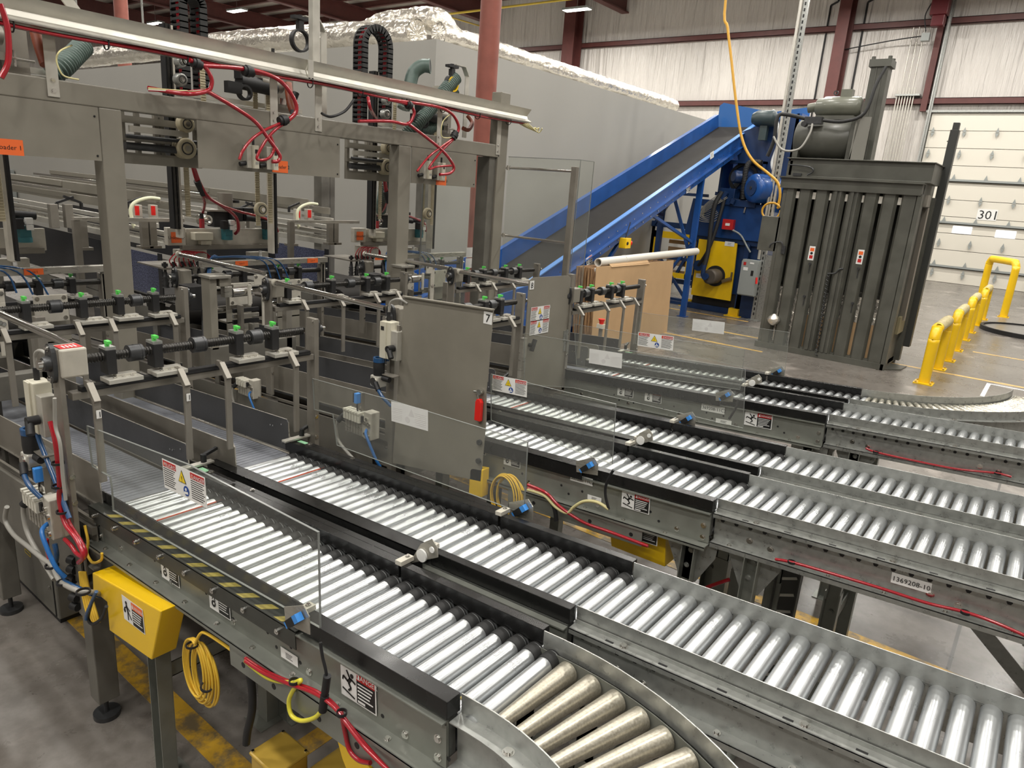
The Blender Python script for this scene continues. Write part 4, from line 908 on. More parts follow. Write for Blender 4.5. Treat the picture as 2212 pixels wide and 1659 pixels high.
# ---- suction heads
def head_unit():
    t = thing('suction_head','suction pick head with valves, black vacuum cups and an orange tag in the middle bay','head',(-5.0,2.9,1.4),'suction pick heads')
    X = -4.98
    def pb(a, b, d=.04, x=X, mt=CREAMAL, nm='plate', bv=.003):
        p, q = P(a[0],a[1],x=x), P(b[0],b[1],x=x); return build(nm, MB().box((x-d,p.y,q.z),(x,q.y,p.z)), mt, t, bevel=bv)
    pb((361,492),(402,530),.05,X+.02); pb((402,494),(603,531),.03); pb((395,530),(603,536),.05,X+.03,STEELD,'rail')
    sticker(t,'org',P(381,513,x=X+.022),(0,1,0),(0,0,1),.075,.075,'Unloader','head_tag')
    pb((462,459),(505,491),.10,X-.05,BLACKM,'motor_block'); pb((452,453),(522,459),.12,X-.04,STEELD,'motor_flange'); p = P(487,455,x=X-.1); build('motor_housing', MB().cyl(p,p+V((0,0,.13)),.055,24), STEELD, t)
    p = P(507,438,x=X-.1); build('knob', MB().cyl(p,p+V((0,0,.02)),.035,10), BLACKM, t)
    p = P(450,475,x=X); build('pressure_gauge', MB().ring(p-V((.03,0,0)),p,.034,.022,22).cyl(p-V((.03,.06,0)),p-V((.03,-.0,0)),.035,16), CHROME, t)
    p = P(436,483,x=X+.03); m = MB(); m.cyl(p-V((0,0,.03)),p+V((0,0,.035)),.018,16); build('red_fitting', m, HRED, t); build('elbow_fitting', MB().cyl(p+V((0,0,.035)),p+V((0,0,.075)),.014,12), BLACKM, t)
    p = P(436,510,x=X+.03); build('ejector', MB().cbox(p,(.07,.14,.055)).cbox(p+V((0,.02,-.045)),(.05,.08,.03)), CREAM, t, bevel=.004)
    for px in (490,578):
        p = P(px,500,x=X+.03); build('valve', MB().cbox(p+V((0,0,-.0)),(.06,.06,.075)).cyl(p+V((0,0,-.03)),p+V((0,0,-.06)),.04,14), TEAL, t, bevel=.003); build('solenoid', MB().cbox(p+V((.02,-.03,.05)),(.05,.04,.06)), BLACKM, t); m = MB(); m.cbox(p+V((.035,.02,.03)),(.03,.036,.03)).cbox(p+V((.035,.02,.068)),(.03,.036,.036)); build('valve_tag', m, WHITE, t)
    for px, ln in ((555,.15),(530,.10)): 
        p = P(px,470,x=X); build('vacuum_pump', MB().cbox(p+V((-.05,-.06,.02)),(.09,.09,.10)).cyl(p,p+V((.0,ln,-.01)),.024,14), BLACKM, t, bevel=.004)
    # cup plate to the left with red tubes
    a, b = P(355,583,x=X+.05), P(418,597,x=X+.05)
    build('cup_plate', MB().box((X-.35,a.y,a.z),(X+.05,b.y+.05,a.z+.010)), STEELD, t)
    for i in range(5):
        y = a.y+.02+i*.062; m = MB(); m.cyl((X+.02,y,a.z-.11),(X+.02,y,a.z+.05),.010,10); m.lathe((X+.02,y,a.z-.02),(X+.02,y,a.z-.14),[(0,.012),(.03,.016),(.035,.022),(.05,.016),(.055,.022),(.07,.016),(.075,.024),(.1,.018),(.11,.026)],12); b_ = build('vacuum_cup', m, BLACKM, t)
        m = MB(); m.cbox((X+.02,y,a.z+.03),(.03,.03,.022)); build('tube_fitting', m, IRON, b_)
    pb((385,540),(448,565),.08,X+.02,CREAMAL,'linkage_block'); pb((540,545),(580,560),.06,X,CREAMAL,'linkage_block'); pb((386,565),(420,590),.01,X+.02,STEEL,'frame_bracket')
    m = MB(); p = P(562,536,x=X+.02)
    for i in range(3): m.cyl(p-V((0,0,.02+.03*i)),p-V((0,0,.042+.03*i)),.012,10)
    build('white_fitting', m, WHITE, t)
    for i in range(6):
        s = P(372+10*i,575,x=X+.03); e = P(440+3*i,556+2*i,x=X); build('red_tube', MB().tube([s,s+V((.03,-.03,.05+.006*i)),s+V((0,.06,.10)),e+V((0,0,.04)),e],.0045,6), HRED, t)
    for i in range(4):
        s = P(452,565,x=X+.1)+V((0,.0,.01*i)); pts = [P(444+i*2,745,x=-4.4+.0), P(446+i*2,640,x=-4.6), P(452+i*2,565-i*2,x=-4.75), P(470,557-i,x=-4.72), P(520+i*12,556-i,x=-4.72), P(570+i*16,565,x=-4.7), P(585+i*20,600+3*i,x=-4.68)]
        build('blue_tube', MB().tube(pts[:4] if i == 3 else pts,.0055,7), HBLUE, t)
    build('black_cable', MB().tube([P(440,745,x=-4.42),P(440,640,x=-4.62),P(447,575,x=-4.77),P(470,562,x=-4.75)],.012,8), BLACKM, t)
    return t
h2 = head_unit(); dup(h2,(0,DY,0),'suction pick head with vacuum cups and red tubes, right of centre under unloader 3'); dup(h2,(0,-DY,0),'suction pick head at the left edge under unloader 1')
# ---- vacuum switches on the header plates and red hoses
def switch(px, py, lab):
    p = P(px,py,x=GX+.004); t = thing('vacuum_switch', lab, 'sensor', p, 'vacuum switches on the header plates')
    build('body', MB().box((GX+.002,p.y-.035,p.z-.07),(GX+.05,p.y-.002,p.z+.07)), ALU, t, bevel=.002); m = MB(); m.box((GX+.002,p.y,p.z-.07),(GX+.07,p.y+.035,p.z+.07)); m.m = 1; m.box((GX+.0702,p.y+.008,p.z+.02),(GX+.071,p.y+.027,p.z+.045)); m.m = 2
    for a in (.01,.022): m.box((GX+.0702,p.y+a,p.z-.045),(GX+.071,p.y+a+.008,p.z-.03))
    build('display_face', m, [CREAM,BLACKM,ELGREY], t, bevel=0); build('port', MB().cyl((GX+.03,p.y-.03,p.z-.04),(GX+.03,p.y-.075,p.z-.05),.014,12), BLACKM, t); build('plug', MB().cyl((GX+.04,p.y+.015,p.z+.07),(GX+.04,p.y+.015,p.z+.11),.008,8), BLACKM, t)
for px, py, w_ in ((536,338,'left of the pair on the Unloader 2 plate'),(578,342,'right of the pair on the Unloader 2 plate'),(914,366,'left of the pair on the Unloader 3 plate'),(943,370,'right of the pair on the Unloader 3 plate')): switch(px,py,'pale vacuum switch box, '+w_)
def hose(pxs, r, mt, lab, cat='hose', nm='hose', x=-4.05, ferr=()):
    pts = []
    for q in pxs: pts.append(P(q[0],q[1],x=q[2] if len(q) > 2 else x))
    t = thing(nm, lab, cat, tuple(pts[0])); build('tube', MB().tube(pts, r, 10, 7), mt, t)
    for f in ferr:
        a = P(f[0],f[1],x=x); b = P(f[2],f[3],x=x); build('y_fitting', MB().cyl(a,b,r*2.1,12).cyl(a+(b-a)*.3,a+(b-a)*.7,r*2.6,12), BLACKM, t)
H = HRED
hose([(0,8,-4.05),(16,60),(18,130),(2,168)],.013,H,'thick red hose looping in at the left edge beside the tray')
hose([(410,130),(440,143),(455,165),(457,182),(447,197),(400,203),(320,190,-4.2)],.012,H,'red hose bending back onto the gantry beam beside unloader 2',ferr=[(415,135,435,142)])
hose([(447,197),(500,228),(550,262),(580,300),(604,335),(600,348),(588,349)],.012,H,'long straight red hose crossing to the right switch of unloader 2')
hose([(430,142),(500,146),(560,155),(605,175),(633,210),(640,240),(620,262),(606,268)],.013,H,'wide red hose arc dropping from the tray near unloader 2',ferr=[(525,152,545,155),(603,262,620,258)])
hose([(612,264),(575,280),(545,300),(525,325),(517,345)],.009,H,'red branch hose to the left switch port of unloader 2')
hose([(612,268),(590,285),(570,310),(555,343),(580,342),(592,320),(583,290)],.009,H,'small red hose loop between the two switches of unloader 2')
hose([(775,262),(840,262),(880,268),(893,250),(893,237),(880,225),(840,215)],.012,H,'red hose lying on the gantry beam beside unloader 3',ferr=[(878,225,888,229)])
hose([(880,266),(925,300),(960,330),(980,360),(972,374),(950,377)],.012,H,'straight red hose crossing to the right switch of unloader 3')
hose([(840,215),(940,230),(975,245),(990,270),(988,287),(978,300)],.012,H,'red hose arc dropping from the tray near unloader 3',ferr=[(978,300,985,285)])
hose([(978,300),(950,320),(925,340),(901,370)],.009,H,'rightmost red branch hose, ending at the left switch beside the gantry end')
hose([(981,300),(955,325),(935,350),(927,365),(945,360),(975,358)],.009,H,'small red loop beside the switches of unloader 3')
hose([(795,210),(800,235),(812,255,-4.4)],.012,H,'short red hose dropping behind the tray at unloader 3')
for dx, k in ((0,'middle bay'),(1,'right hand bay')):
    o = V((0,DY*dx,0)); 
    for i, q in enumerate(([(415,355,-4.6),(425,390,-4.62),(440,420,-4.66),(480,445,-4.75),(510,470,-4.85),(515,495,-4.9),(508,505,-4.95)],[(418,355,-4.6),(432,395,-4.62),(455,430,-4.66),(500,452,-4.75),(560,468,-4.85),(590,480,-4.9),(600,500,-4.95)],[(437,420,-4.66),(442,440,-4.8),(438,460,-4.95)])):
        pts = [P(a[0],a[1],x=a[2])+o for a in q]; t = thing('hose','red hose %s of the %s pick head' % (('running down to the near valve','running down to the far valve','dropping to the left fitting')[i],k),'hose',tuple(pts[0])); build('tube', MB().tube(pts,(.012,.010,.010)[i],9,7), HRED, t)
        if i == 0: build('y_fitting', MB().cyl(pts[1],pts[2],.022,12), BLACKM, t)
hose([(70,40,-4.4),(85,95,-4.35),(100,140,-4.3)],.03,HORG,'bundle of terracotta air lines curving at the top left','hose')
hose([(622,180,-4.5),(628,225,-4.45),(640,255,-4.4)],.028,HORG,'terracotta air line bundle behind the red arc of unloader 2','hose')
hose([(1010,250,-4.4),(1020,265,-4.35),(1012,280,-4.3),(1000,277,-4.3)],.018,HORG,'terracotta air lines looping at the right end of the gantry','hose')
hose([(695,245,-4.15),(715,252),(745,240),(765,215)],.009,BLACKM,'thin black cable sagging over the beam between the unloaders','cable','cable')
hose([(155,98,-4.15),(130,110),(122,128),(128,150),(140,165),(170,172)],.004,HLYEL,'thin pale yellow wire curling beside the left hanger strip','cable','cable')
hose([(975,245,-4.15),(957,262),(953,290),(962,298),(985,295)],.004,HLYEL,'thin pale wire curling beside the right hanger strip','cable','cable')
for i in range(4): hose([(320,190+i*2,-4.15),(380,195+i,-4.1),(430,197-i,-4.1),(446,192)],.004,(HLYEL,HLYEL,WHITE,HRED)[i],'%s wire in the bundle lying on the beam by unloader 2' % ('yellow','upper yellow','white','thin red')[i],'cable','cable')
# ---- cable chains and duct hoses above
def chain(px, y_off, lab, x=-4.75, ztop=None):
    a = P(px[0][0],px[0][1],x=x); b = P(px[1][0],px[1][1],x=x); top = P(px[2][0],px[2][1],x=x)
    yL, yR = a.y, b.y; r = (yR-yL)/2; zc = top.z-r; t = thing('cable_chain', lab, 'cable chain', (x,yL,2.6), 'cable chains'); path = []
    n = int((zc-2.62)/.036); path += [V((x,yL,2.62+i*(zc-2.62)/n)) for i in range(n)]
    path += [V((x,(yL+yR)/2-r*cos(a_*pi/12),zc+r*sin(a_*pi/12))) for a_ in range(13)]
    path += [V((x,yR,zc-(i+1)*(zc-2.62)/n)) for i in range(n)]
    m = MB(); w = .055
    for i in range(len(path)-1):
        p, q = path[i], path[i+1]; d = (q-p).normalized(); nn = V((0,-d.z,d.y))
        for s in (-1,1): m.bar(p-d*.004+V((s*w,0,0)), q+d*.004+V((s*w,0,0)), .014, .05, nn)
        for s in (-1,1): m.bar((p+q)/2+V((-w,0,0))+nn*(s*.022), (p+q)/2+V((w,0,0))+nn*(s*.022), .016, .004, nn)
    build('chain_links', m, mat('chain_black',(.02,.02,.02),.6), t)
    for k, mt in ((-.02,HRED),(.0,HRED),(.022,BLACKM)): build('line', MB().tube([p+V((k,0,0)) for p in path[::2]],.008,6,3), mt, t)
chain([(388,60),(430,60),(405,-12)],0,'arched black cable chain with red lines above unloader 2')
chain([(779,120),(833,120),(803,60)],0,'arched black cable chain with red lines above unloader 3')
hose([(640,200,-4.45),(632,225,-4.45),(634,250,-4.4)],.022,BLACKM,'short black cable chain segment hanging behind the beam','cable chain','cable_chain')
def clampring(px, py, lab, big=True, yel=False):
    p = P(px,py,x=-4.5); t = thing('hose_clamp', lab, 'clamp', tuple(p), 'hose clamps'); r = .062
    build('clamp_ring', MB().ring(p-V((.02,0,0)),p+V((.02,0,0)),r+.012,r,24), BLACKM, t); build('clamp_knob', MB().cbox(p+V((0,0,r+.035)),(.04,.04,.05)).cbox(p+V((0,0,r+.08)),(.05,.12,.02)).cyl(p+V((0,0,r+.05)),p+V((0,0,r+.1)),.018,10), BLACKM, t)
    if yel: build('yellow_sleeve', MB().ring(p-V((.03,0,0)),p+V((.03,0,0)),r,.05,24), YEL, t)
    a = p+V((0,.03,r+.10)); m = MB(); m.bar(a,a+V((0,.12,0)),.05,.006); m.bar(a+V((0,.12,0)),a+V((0,.17,-.07)),.05,.006); m.bar(a+V((0,.17,-.07)),V((p.x,a.y+.17,2.6)),.05,.008,(1,0,0)); build('bracket_arm', m, ALU, t)
clampring(975,182,'black clamp with yellow sleeve gripping the green duct hose',True,True); clampring(648,88,'open black hose clamp on a bracket left of the riser post')
hose([(872,235,-4.55),(884,190,-4.55),(893,158,-4.55),(912,143,-4.5),(928,143,-4.45)],.055,HGREEN,'grey green duct hose with an open end pointing right above the tray','hose','duct_hose')
_e = P(928,143,x=-4.45); _d = (_e-P(912,143,x=-4.5)).normalized(); _o = [o for o in COL.objects if o.type == 'EMPTY' and 'open end pointing right' in o.get('label','')][0]
build('end_shade_disc', MB().cyl(_e+_d*.001,_e+_d*.004,.046,20), BLACKM, _o); build('end_rim', MB().ring(_e-_d*.004,_e+_d*.006,.058,.046,24), HGREEN, _o)  # black disc on the capped tube paints the dark of the hollow
def ribhose(q, r, lab):
    pts = [P(a,b,x=c) for a,b,c in q]; t = thing('duct_hose', lab, 'hose', tuple(pts[0])); build('ribbed_tube', MB().tube(pts,r,16,8,rib=.018), HGREEN, t)
ribhose([(985,168,-4.5),(965,190,-4.5),(930,235,-4.5),(900,268,-4.5),(872,298,-4.55)],.05,'grey green ribbed duct hose slanting down from the yellow sleeve')
ribhose([(980,195,-4.6),(950,250,-4.6),(935,272,-4.6),(905,285,-4.6)],.05,'second grey green ribbed duct hose curving behind the beam')
ribhose([(837,375,-4.7),(832,395,-4.72),(826,430,-4.8),(822,455,-4.9)],.045,'ribbed duct hose dropping to the third pick head')
ribhose([(180,100,-4.7),(160,120,-4.65),(135,145,-4.6),(110,160,-4.6)],.05,'dark green ribbed duct hose behind the left hanger strip')
# ---- clear guard at the gantry's right end
t = thing('clear_guard','tall clear panel guard on steel posts at the right end of the gantry','guard',(-3.5,5.3,0)); y = 5.30
p = P(1240,360,y=y); m = MB(); m.box((p.x-.028,y,.0),(p.x+.028,y+.04,p.z)); build('guard_post', m, STEELD, t, bevel=.003)
m = MB(); m.box((-4.25,y+.05,1.0),(p.x+.03,y+.056,2.47)); gp = build('clear_panel', m, PLEXI, t); m = MB(); m.box((p.x+.03,y+.05,1.0),(p.x+.036,y+.27,2.47)); build('clear_panel', m, PLEXI, t)
m = MB()
for a, b in (((-4.25,y+.05,2.47),(p.x+.03,y+.05,2.47)),((p.x+.03,y+.05,2.47),(p.x+.03,y+.05,1.0)),((p.x+.03,y+.05,2.47),(p.x+.03,y+.27,2.47)),((p.x+.03,y+.27,2.47),(p.x+.03,y+.27,1.0))): m.bar(a,b,.005,.005)
build('panel_edge', m, PLEXIE, t)
for z in (P(1200,368,y=y).z, P(1180,520,y=y).z): build('stand_off_rod', MB().cyl((-4.25,y+.02,z),(p.x,y+.02,z),.011,10).cyl((-4.22,y+.02,z-.02),(-4.22,y+.02,z+.02),.018,10), CHROME, t)
t2 = thing('clear_guard','large clear panel with pale reversed signs in front of the red column','guard',(-4.9,5.35,0)); m = MB(); xx = -4.6; a, b = P(950,405,x=xx), P(1060,700,x=xx); m.box((xx,4.6,.9),(xx+.006,5.6,2.2)); build('clear_panel', m, PLEXI, t2); m = MB(); m.bar((xx,4.6,.9),(xx,4.6,2.2),.008,.012); build('panel_edge', m, PLEXIE, t2)
for q in ((1022,545),(1020,568)): sticker(t2,'ghost',P(q[0],q[1],x=xx+.012),(0,1,0),(0,0,1),.20,.095,'','reversed_sign')
build('panel_foot', MB().box((xx-.02,4.58,0),(xx+.03,4.62,.95)).box((xx-.02,5.58,0),(xx+.03,5.62,.95)), STEELD, t2)
# ---- infeed conveyors behind the gantry
PERF = mat('blue_perforated',(.012,.014,.035),.35,.3,.95,90,col2=(.17,.19,.30))
def infeed():
    t = thing('infeed_conveyor','infeed conveyor with long aluminium rails behind the gantry in the middle bay','conveyor',(-6,2.4,0),'infeed conveyors'); XE_ = -5.75
    def rail(px, py, w, h, mt, x1=XE_, x0=-13.5, nm='rail'): p = P(px,py,x=x1); build(nm, MB().box((x0,p.y-w/2,p.z-h/2),(x1,p.y+w/2,p.z+h/2)), mt, t, bevel=.002)
    rail(352,530,.04,.05,ALU); rail(362,506,.03,.04,ALU); rail(357,519,.03,.035,STEEL); rail(340,488,.03,.035,ALU); rail(335,428,.02,.09,PAINT,-6.6); rail(348,436,.03,.02,CHROME,-6.6); rail(390,448,.02,.07,PAINT,-6.4); rail(225,410,.02,.08,PAINT,-7.8); rail(150,413,.03,.03,CHROME,-7.8); rail(133,396,.02,.06,PAINT,-8.6); rail(395,470,.03,.03,ALU,-6.3); rail(230,438,.02,.08,PAINT,-7.2)
    a = P(110,510,x=-6.2); p = P(352,535,x=XE_); z1 = p.z-.05
    m = MB(); m.box((-12,p.y-.02,z1-.42),(XE_-.9,p.y-.01,z1)).box((XE_-.06,p.y-.02,z1-.40),(XE_,p.y-.01,z1)); build('dark_side_panel', m, mat('smoke_panel',(.02,.021,.024),.25), t)
    m = MB(); m.box((XE_-.9,p.y-.018,z1-.36),(XE_-.06,p.y-.012,z1-.02)); build('perforated_panel', m, PERF, t)
    m = MB(); m.box((-12,p.y+.0,z1-.40),(XE_+.2,p.y+.75,z1-.38)); m.cyl((XE_+.22,p.y-.05,z1-.46),(XE_+.22,p.y+.75,z1-.46),.085,24); build('dark_belt', m, BELTD, t)
    build('under_frame', MB().box((-12,p.y+.02,.0),(-11.9,p.y+.7,z1-.45)).box((XE_-.3,p.y+.02,.0),(XE_-.22,p.y+.10,z1-.45)).box((XE_-.3,p.y+.62,.0),(XE_-.22,p.y+.7,z1-.45)).box((-12,p.y+.02,z1-.6),(XE_,p.y+.04,z1-.5)), PAINTD, t)
    q0, q1 = P(158,473,x=-5.2), P(395,470,x=-5.2); m = MB(); m.box((-5.22,q0.y,q0.z-.012),(-5.18,q1.y,q0.z+.012)); build('cross_bar', m, STEEL, t)
    q = P(163,475,x=-5.2); build('cross_bar_leg', MB().box((-5.22,q.y-.02,.9),(-5.18,q.y+.02,q.z)), STEELD, t)
    for px in (177,310,328):
        q = P(px,482,x=-5.3); m = MB(); m.box((-5.32,q.y-.025,q.z-.16),(-5.28,q.y+.025,q.z+.02)).box((-5.34,q.y-.045,q.z-.18),(-5.26,q.y+.045,q.z-.16)); build('rail_bracket', m, STEELD, t, bevel=.003)
    for px, s in ((122,1),(175,-1),(275,1)):
        q = P(px,438,x=-6.6); build('clamp_handle', MB().cyl(q-V((0,0,.05)),q,.014,10).bar(q,q+V((0,.13*s,.05)),.02,.018), BLACKM, t)
    for px in (116,148,298,332):
        q = P(px,460,x=-6.5); build('rail_bracket', MB().box((-6.54,q.y-.03,q.z-.12),(-6.48,q.y+.03,q.z+.07)), CREAMAL if px > 290 else STEELD, t, bevel=.003)
    for px in (296,331): q = P(px,455,x=-6.45); build('red_knob', MB().cbox(q,(.02,.03,.08)), REDP, t)
    q = [P(a,b,x=-6.3) for a,b in ((290,492),(282,455),(292,437),(320,428),(345,430))]; build('white_hose', MB().tube(q,.016,8), mat('ivory_hose',(.7,.7,.5),.4), t)
    return t
t = infeed(); dup(t,(0,DY,0),'infeed conveyor with aluminium rails behind the third pick head'); dup(t,(0,-DY,0),'infeed conveyor with aluminium rails at the far left')
p = P(0,380,y=7.4); tag(build('wall_cabinet', MB().cbox((P(10,400,y=7.4).x,YR0-.12,P(10,400,y=YR0-.1).z),(.9,.2,.9)), ELGREY, None, bevel=.02),'grey wall cabinet with a warning sign on the room wall at far left','cabinet')
# ------------------------------------------------------------------ tall grey vertical baler
BY = 11.4; t = thing('vertical_baler','tall dark grey vertical baler with slatted front, motor, tank and ram cylinder','baler',(-2.7,11.9,0)); BL = t
x0, x1 = -3.60, -1.74
build('side_panel', MB().box((x0-.03,BY+.02,0),(x0+.04,BY+1.0,2.9)), BALER, t); build('side_panel', MB().box((x1-.04,BY+.16,.05),(x1+.0,BY+1.0,2.9)), BALER, t)
build('back_panel', MB().box((x0,BY+.96,0),(x1,BY+1.0,2.9)), BALER, t); build('floor_pan', MB().box((x0,BY+.03,.02),(x1,BY+1.0,.12)), BALER, t)
ntop = [1690,1725,1761,1795,1831,1867,1908,1949]; 
for i, px in enumerate(ntop):
    a = P(px,412,y=BY).x; b = a+ .205 if i < 7 else x1-.02; m = MB()
    xs_ = a if i else x0-.0
    m.prism([(xs_,BY+.05),(xs_+.035,BY),(b-.035,BY),(b,BY+.05),(b-.004,BY+.055),(b-.037,BY+.005),(xs_+.037,BY+.005),(xs_+.004,BY+.055)],(0,0,.08),(1,0,0),(0,1,0),(0,0,2.43))
    if i in (3,4): m.box((xs_+.06,BY-.025,.1),(xs_+.10,BY,2.5)).box((xs_+.13,BY-.02,.1),(xs_+.16,BY,2.5))
    build('door_slat', m, BALER, t)
    if i < 7:
        m = MB(); m.box((b+.002,BY+.035,2.36),(b+.048,BY+.06,2.46)); build('bright_end', m, ALU, t)
for k, (z0, z1, mt, nm) in enumerate(((.12,.62,CARD,'baled_cardboard'),(.62,1.0,FOIL,'baled_film'))):
    m = MB(); m.box((x0+.45 if k == 0 else x0+.06,BY+.10,z0),(x1-.06,BY+.9,z1)); build(nm, m, mt, t)
build('baled_film', MB().box((x0+.06,BY+.10,.12),(x0+.44,BY+.9,.62)), FOIL, t)
build('bottom_rail', MB().box((x0-.06,BY-.02,.0),(x1,BY+.06,.09)), BALER, t)
m = MB(); m.box((x0-.07,BY-.04,2.50),(x1,BY+.10,2.655)).box((x0-.09,BY-.09,2.65),(x1+.02,BY+.10,2.668)); build('header_beam', m, BALER, t)
m = MB(); m.box((x0+.0,BY+.02,2.668),(x1+.08,BY+.95,2.93)).box((x0-.04,BY-.03,2.93),(x1+.10,BY+1.0,2.945)).box((x0-.0,BY-.02,2.668),(x1+.08,BY+.02,2.69)); build('header_beam', m, BALER, t, bevel=.004)
build('limit_switch_cable', MB().tube([(x0+.0,BY-.03,2.84),(x0+.3,BY-.04,2.82),(x0+.38,BY-.04,2.76),(x0+.3,BY-.03,2.70)],.012,6).cbox((x0+.15,BY-.02,2.70),(.12,.05,.04)), IRON, t)
m = MB(); m.box((x0-.28,BY+.0,1.54),(x0+.0,BY+.6,2.42)).box((x0-.28,BY+.0,1.54),(x0,BY+.6,2.05)); build('control_box', MB().box((x0-.29,BY+.02,1.53),(x0-.0,BY+.5,2.06)), BALER, t, bevel=.006)
# right side: post, mast, pale rod, foot
m = MB(); m.prism([(x1-.04,BY-.02),(x1+.02,BY-.02),(x1+.02,BY+.16),(x1-.02,BY+.16)],(0,0,0),(1,0,0),(0,1,0),(0,0,2.52)); build('corner_post', m, BALER, t)
build('corner_post', MB().box((x1-.0,BY+.72,.06),(x1+.08,BY+.86,2.5)), BALER, t)
build('guide_rod', MB().bar((x1+.04,BY+.4,2.35),(x1+.05,BY+.42,.72),.07,.03), mat('pale_rod',(.34,.31,.27),.4,.4), t); build('tan_box', MB().box((x1+.01,BY+.25,.52),(x1+.05,BY+.70,.78)), mat('olive_tan',(.22,.19,.11),.6), t)
build('bracket', MB().box((x1,BY+.2,2.36),(x1+.06,BY+.5,2.52)), STEELD, t)
m = MB(); m.box((x1+.06,BY+.80,.28),(x1+.17,BY+.95,3.45)).box((x1+.075,BY+.82,3.45),(x1+.155,BY+.93,3.55)); m.box((x1+.05,BY+.78,3.28),(x1+.06,BY+.8,3.3)); build('mast', m, mat('baler_dark',(.035,.037,.034),.4), t, bevel=.006)
build('foot_plate', MB().prism([(x1-.08,BY-.06),(x1+.2,BY+.25),(x1+.22,BY+.62),(x1-.0,BY+.62)],(0,0,0),(1,0,0),(0,1,0),(0,0,.018)), BALER, t)
for px, py in ((1753,547),(1858,555)):
    sticker(t,'num',P(px,py,y=BY-.003),(1,0,0),(0,0,1),.085,.21,'','warning_label'); p = P(px,py,y=BY-.006)
    m = MB(); m.box((p.x-.03,BY-.005,p.z+.03),(p.x+.03,BY-.004,p.z+.08)); m.m = 1; m.box((p.x-.025,BY-.005,p.z-.08),(p.x+.025,BY-.004,p.z-.03)); m.m = 2; m.cyl((p.x,BY-.0055,p.z-.0),(p.x,BY-.004,p.z-.0),.02,12); build('label_print', m, [LORG,LRED,LBLK], t)
for px, py in ((1750,570),(1738,640),(1855,580),(1842,655)): p = P(px,py,y=BY-.01); build('latch', MB().cyl(p,p+V((0,-.03,0)),.02,10).bar(p,p-V((0,0,.14)),.012,.012), IRON, t)
m = MB(); a, b = P(1790,590,y=BY-.03), P(1763,768,y=BY-.03); n = 60
pts = [a.lerp(b,i/n)+V((.022*cos(i*2.1),.02*sin(i*2.1),0)) for i in range(n+1)]; m.tube(pts,.007,5,2); build('chain', m, IRON, t)
p = P(1788,591,y=BY-.03); build('chain_hook', MB().tube([p,p+V((.1,0,.02)),p+V((.15,0,.08)),p+V((.2,0,.1))],.012,6), IRON, t)
p = P(1665,532,y=BY-.02); build('door_cable', MB().tube([P(1662,535,y=BY-.02),P(1668,526,y=BY-.03),P(1688,523,y=BY-.03),P(1690,540,y=BY-.03)],.012,6).cbox(P(1692,540,y=BY-.02),(.06,.03,.12)), IRON, t)
p = P(1671,690,y=BY-.05); m = MB(); m.lathe(p-V((0,0,.09)),p+V((0,0,.09)),[(0,.03),(.04,.08),(.09,.10),(.14,.07),(.18,.02)],14); tag(build('film_wad', m, FOIL),'crumpled ball of clear film stuck to the lower left baler slat','film')
# power unit on top
tk = build('oil_tank', MB().lathe((x0-.10,BY+.55,3.26),(x1-1.06,BY+.55,3.26),[(0,.26),(.02,.285),(.85,.285),(.87,.26)],32).box((x0-.08,BY+.3,2.945),(x0-.0,BY+.8,3.1)).box((x1-1.15,BY+.25,2.945),(x1-1.07,BY+.85,3.56)), BALER, t)
m = MB(); m.prism([(x1-1.08,2.945),(x1-.88,2.945),(x1-.88,3.55),(x1-1.02,3.55)],(0,BY+.2,0),(1,0,0),(0,0,1),(0,.02,0)); m.box((x1-1.08,BY+.2,2.945),(x1-1.06,BY+.85,3.55)); build('mount_plate', m, mat('plate_grey',(.20,.195,.17),.45), t)
mc = P(1808,231,y=BY+.6); build('electric_motor', MB().lathe(mc-V((.30,0,0)),mc+V((.36,0,0)),[(0,.10),(.02,.125),(.1,.13),(.12,.15),(.60,.15),(.64,.13),(.66,.10)],28).cbox(mc+V((.12,0,.18)),(.16,.14,.12)).cyl(mc-V((.30,0,0)),mc-V((.42,0,.02)),.07,16), mat('motor_grey',(.16,.165,.13),.35,0,.1,8,coat=.3), t)
build('motor_base', MB().box((mc.x-.25,BY+.45,3.54),(mc.x+.3,BY+.75,3.60)), BALER, t); build('lifting_eye', MB().ring(mc+V((-.05,-.01,.2)),mc+V((-.05,.01,.2)),.035,.02,14), IRON, t)
build('valve_block', MB().cbox((mc.x-.2,BY+.25,3.5),(.25,.12,.10)).cyl((mc.x-.3,BY+.2,3.44),(mc.x-.3,BY+.1,3.44),.04,12), IRON, t)
build('hydraulic_hose', MB().tube([(mc.x-.3,BY+.25,3.52),(mc.x-.6,BY+.2,3.58),(mc.x-.72,BY+.15,3.54),(mc.x-.72,BY+.15,3.2),(mc.x-.78,BY+.15,2.96)],.028,8).tube([(mc.x-.05,BY+.2,3.5),(mc.x+.25,BY+.15,3.48),(mc.x+.5,BY+.2,3.6),(mc.x+.56,BY+.3,4.0),(mc.x+.62,BY+.4,4.25)],.024,8), RUBBER, t)
build('hydraulic_hose', MB().tube([(mc.x-.72,BY+.1,3.25),(mc.x-.55,BY+.1,3.06),(mc.x-.3,BY+.1,3.08),(mc.x-.2,BY+.15,3.3),(mc.x-.2,BY+.2,3.45)],.016,8), HGREY, t)
cx = (P(1865,345,y=12).x); m = MB(); m.box((cx-.12,11.9,2.945),(cx+.12,12.14,4.30)); m.box((cx-.05,11.89,2.945),(cx-.03,11.90,4.30)).box((cx+.03,11.89,2.945),(cx+.05,11.90,4.30)); build('ram_cylinder', m, BALER, t, bevel=.02)
m = MB(); m.box((cx-.15,11.87,4.27),(cx+.15,12.17,4.37)); 
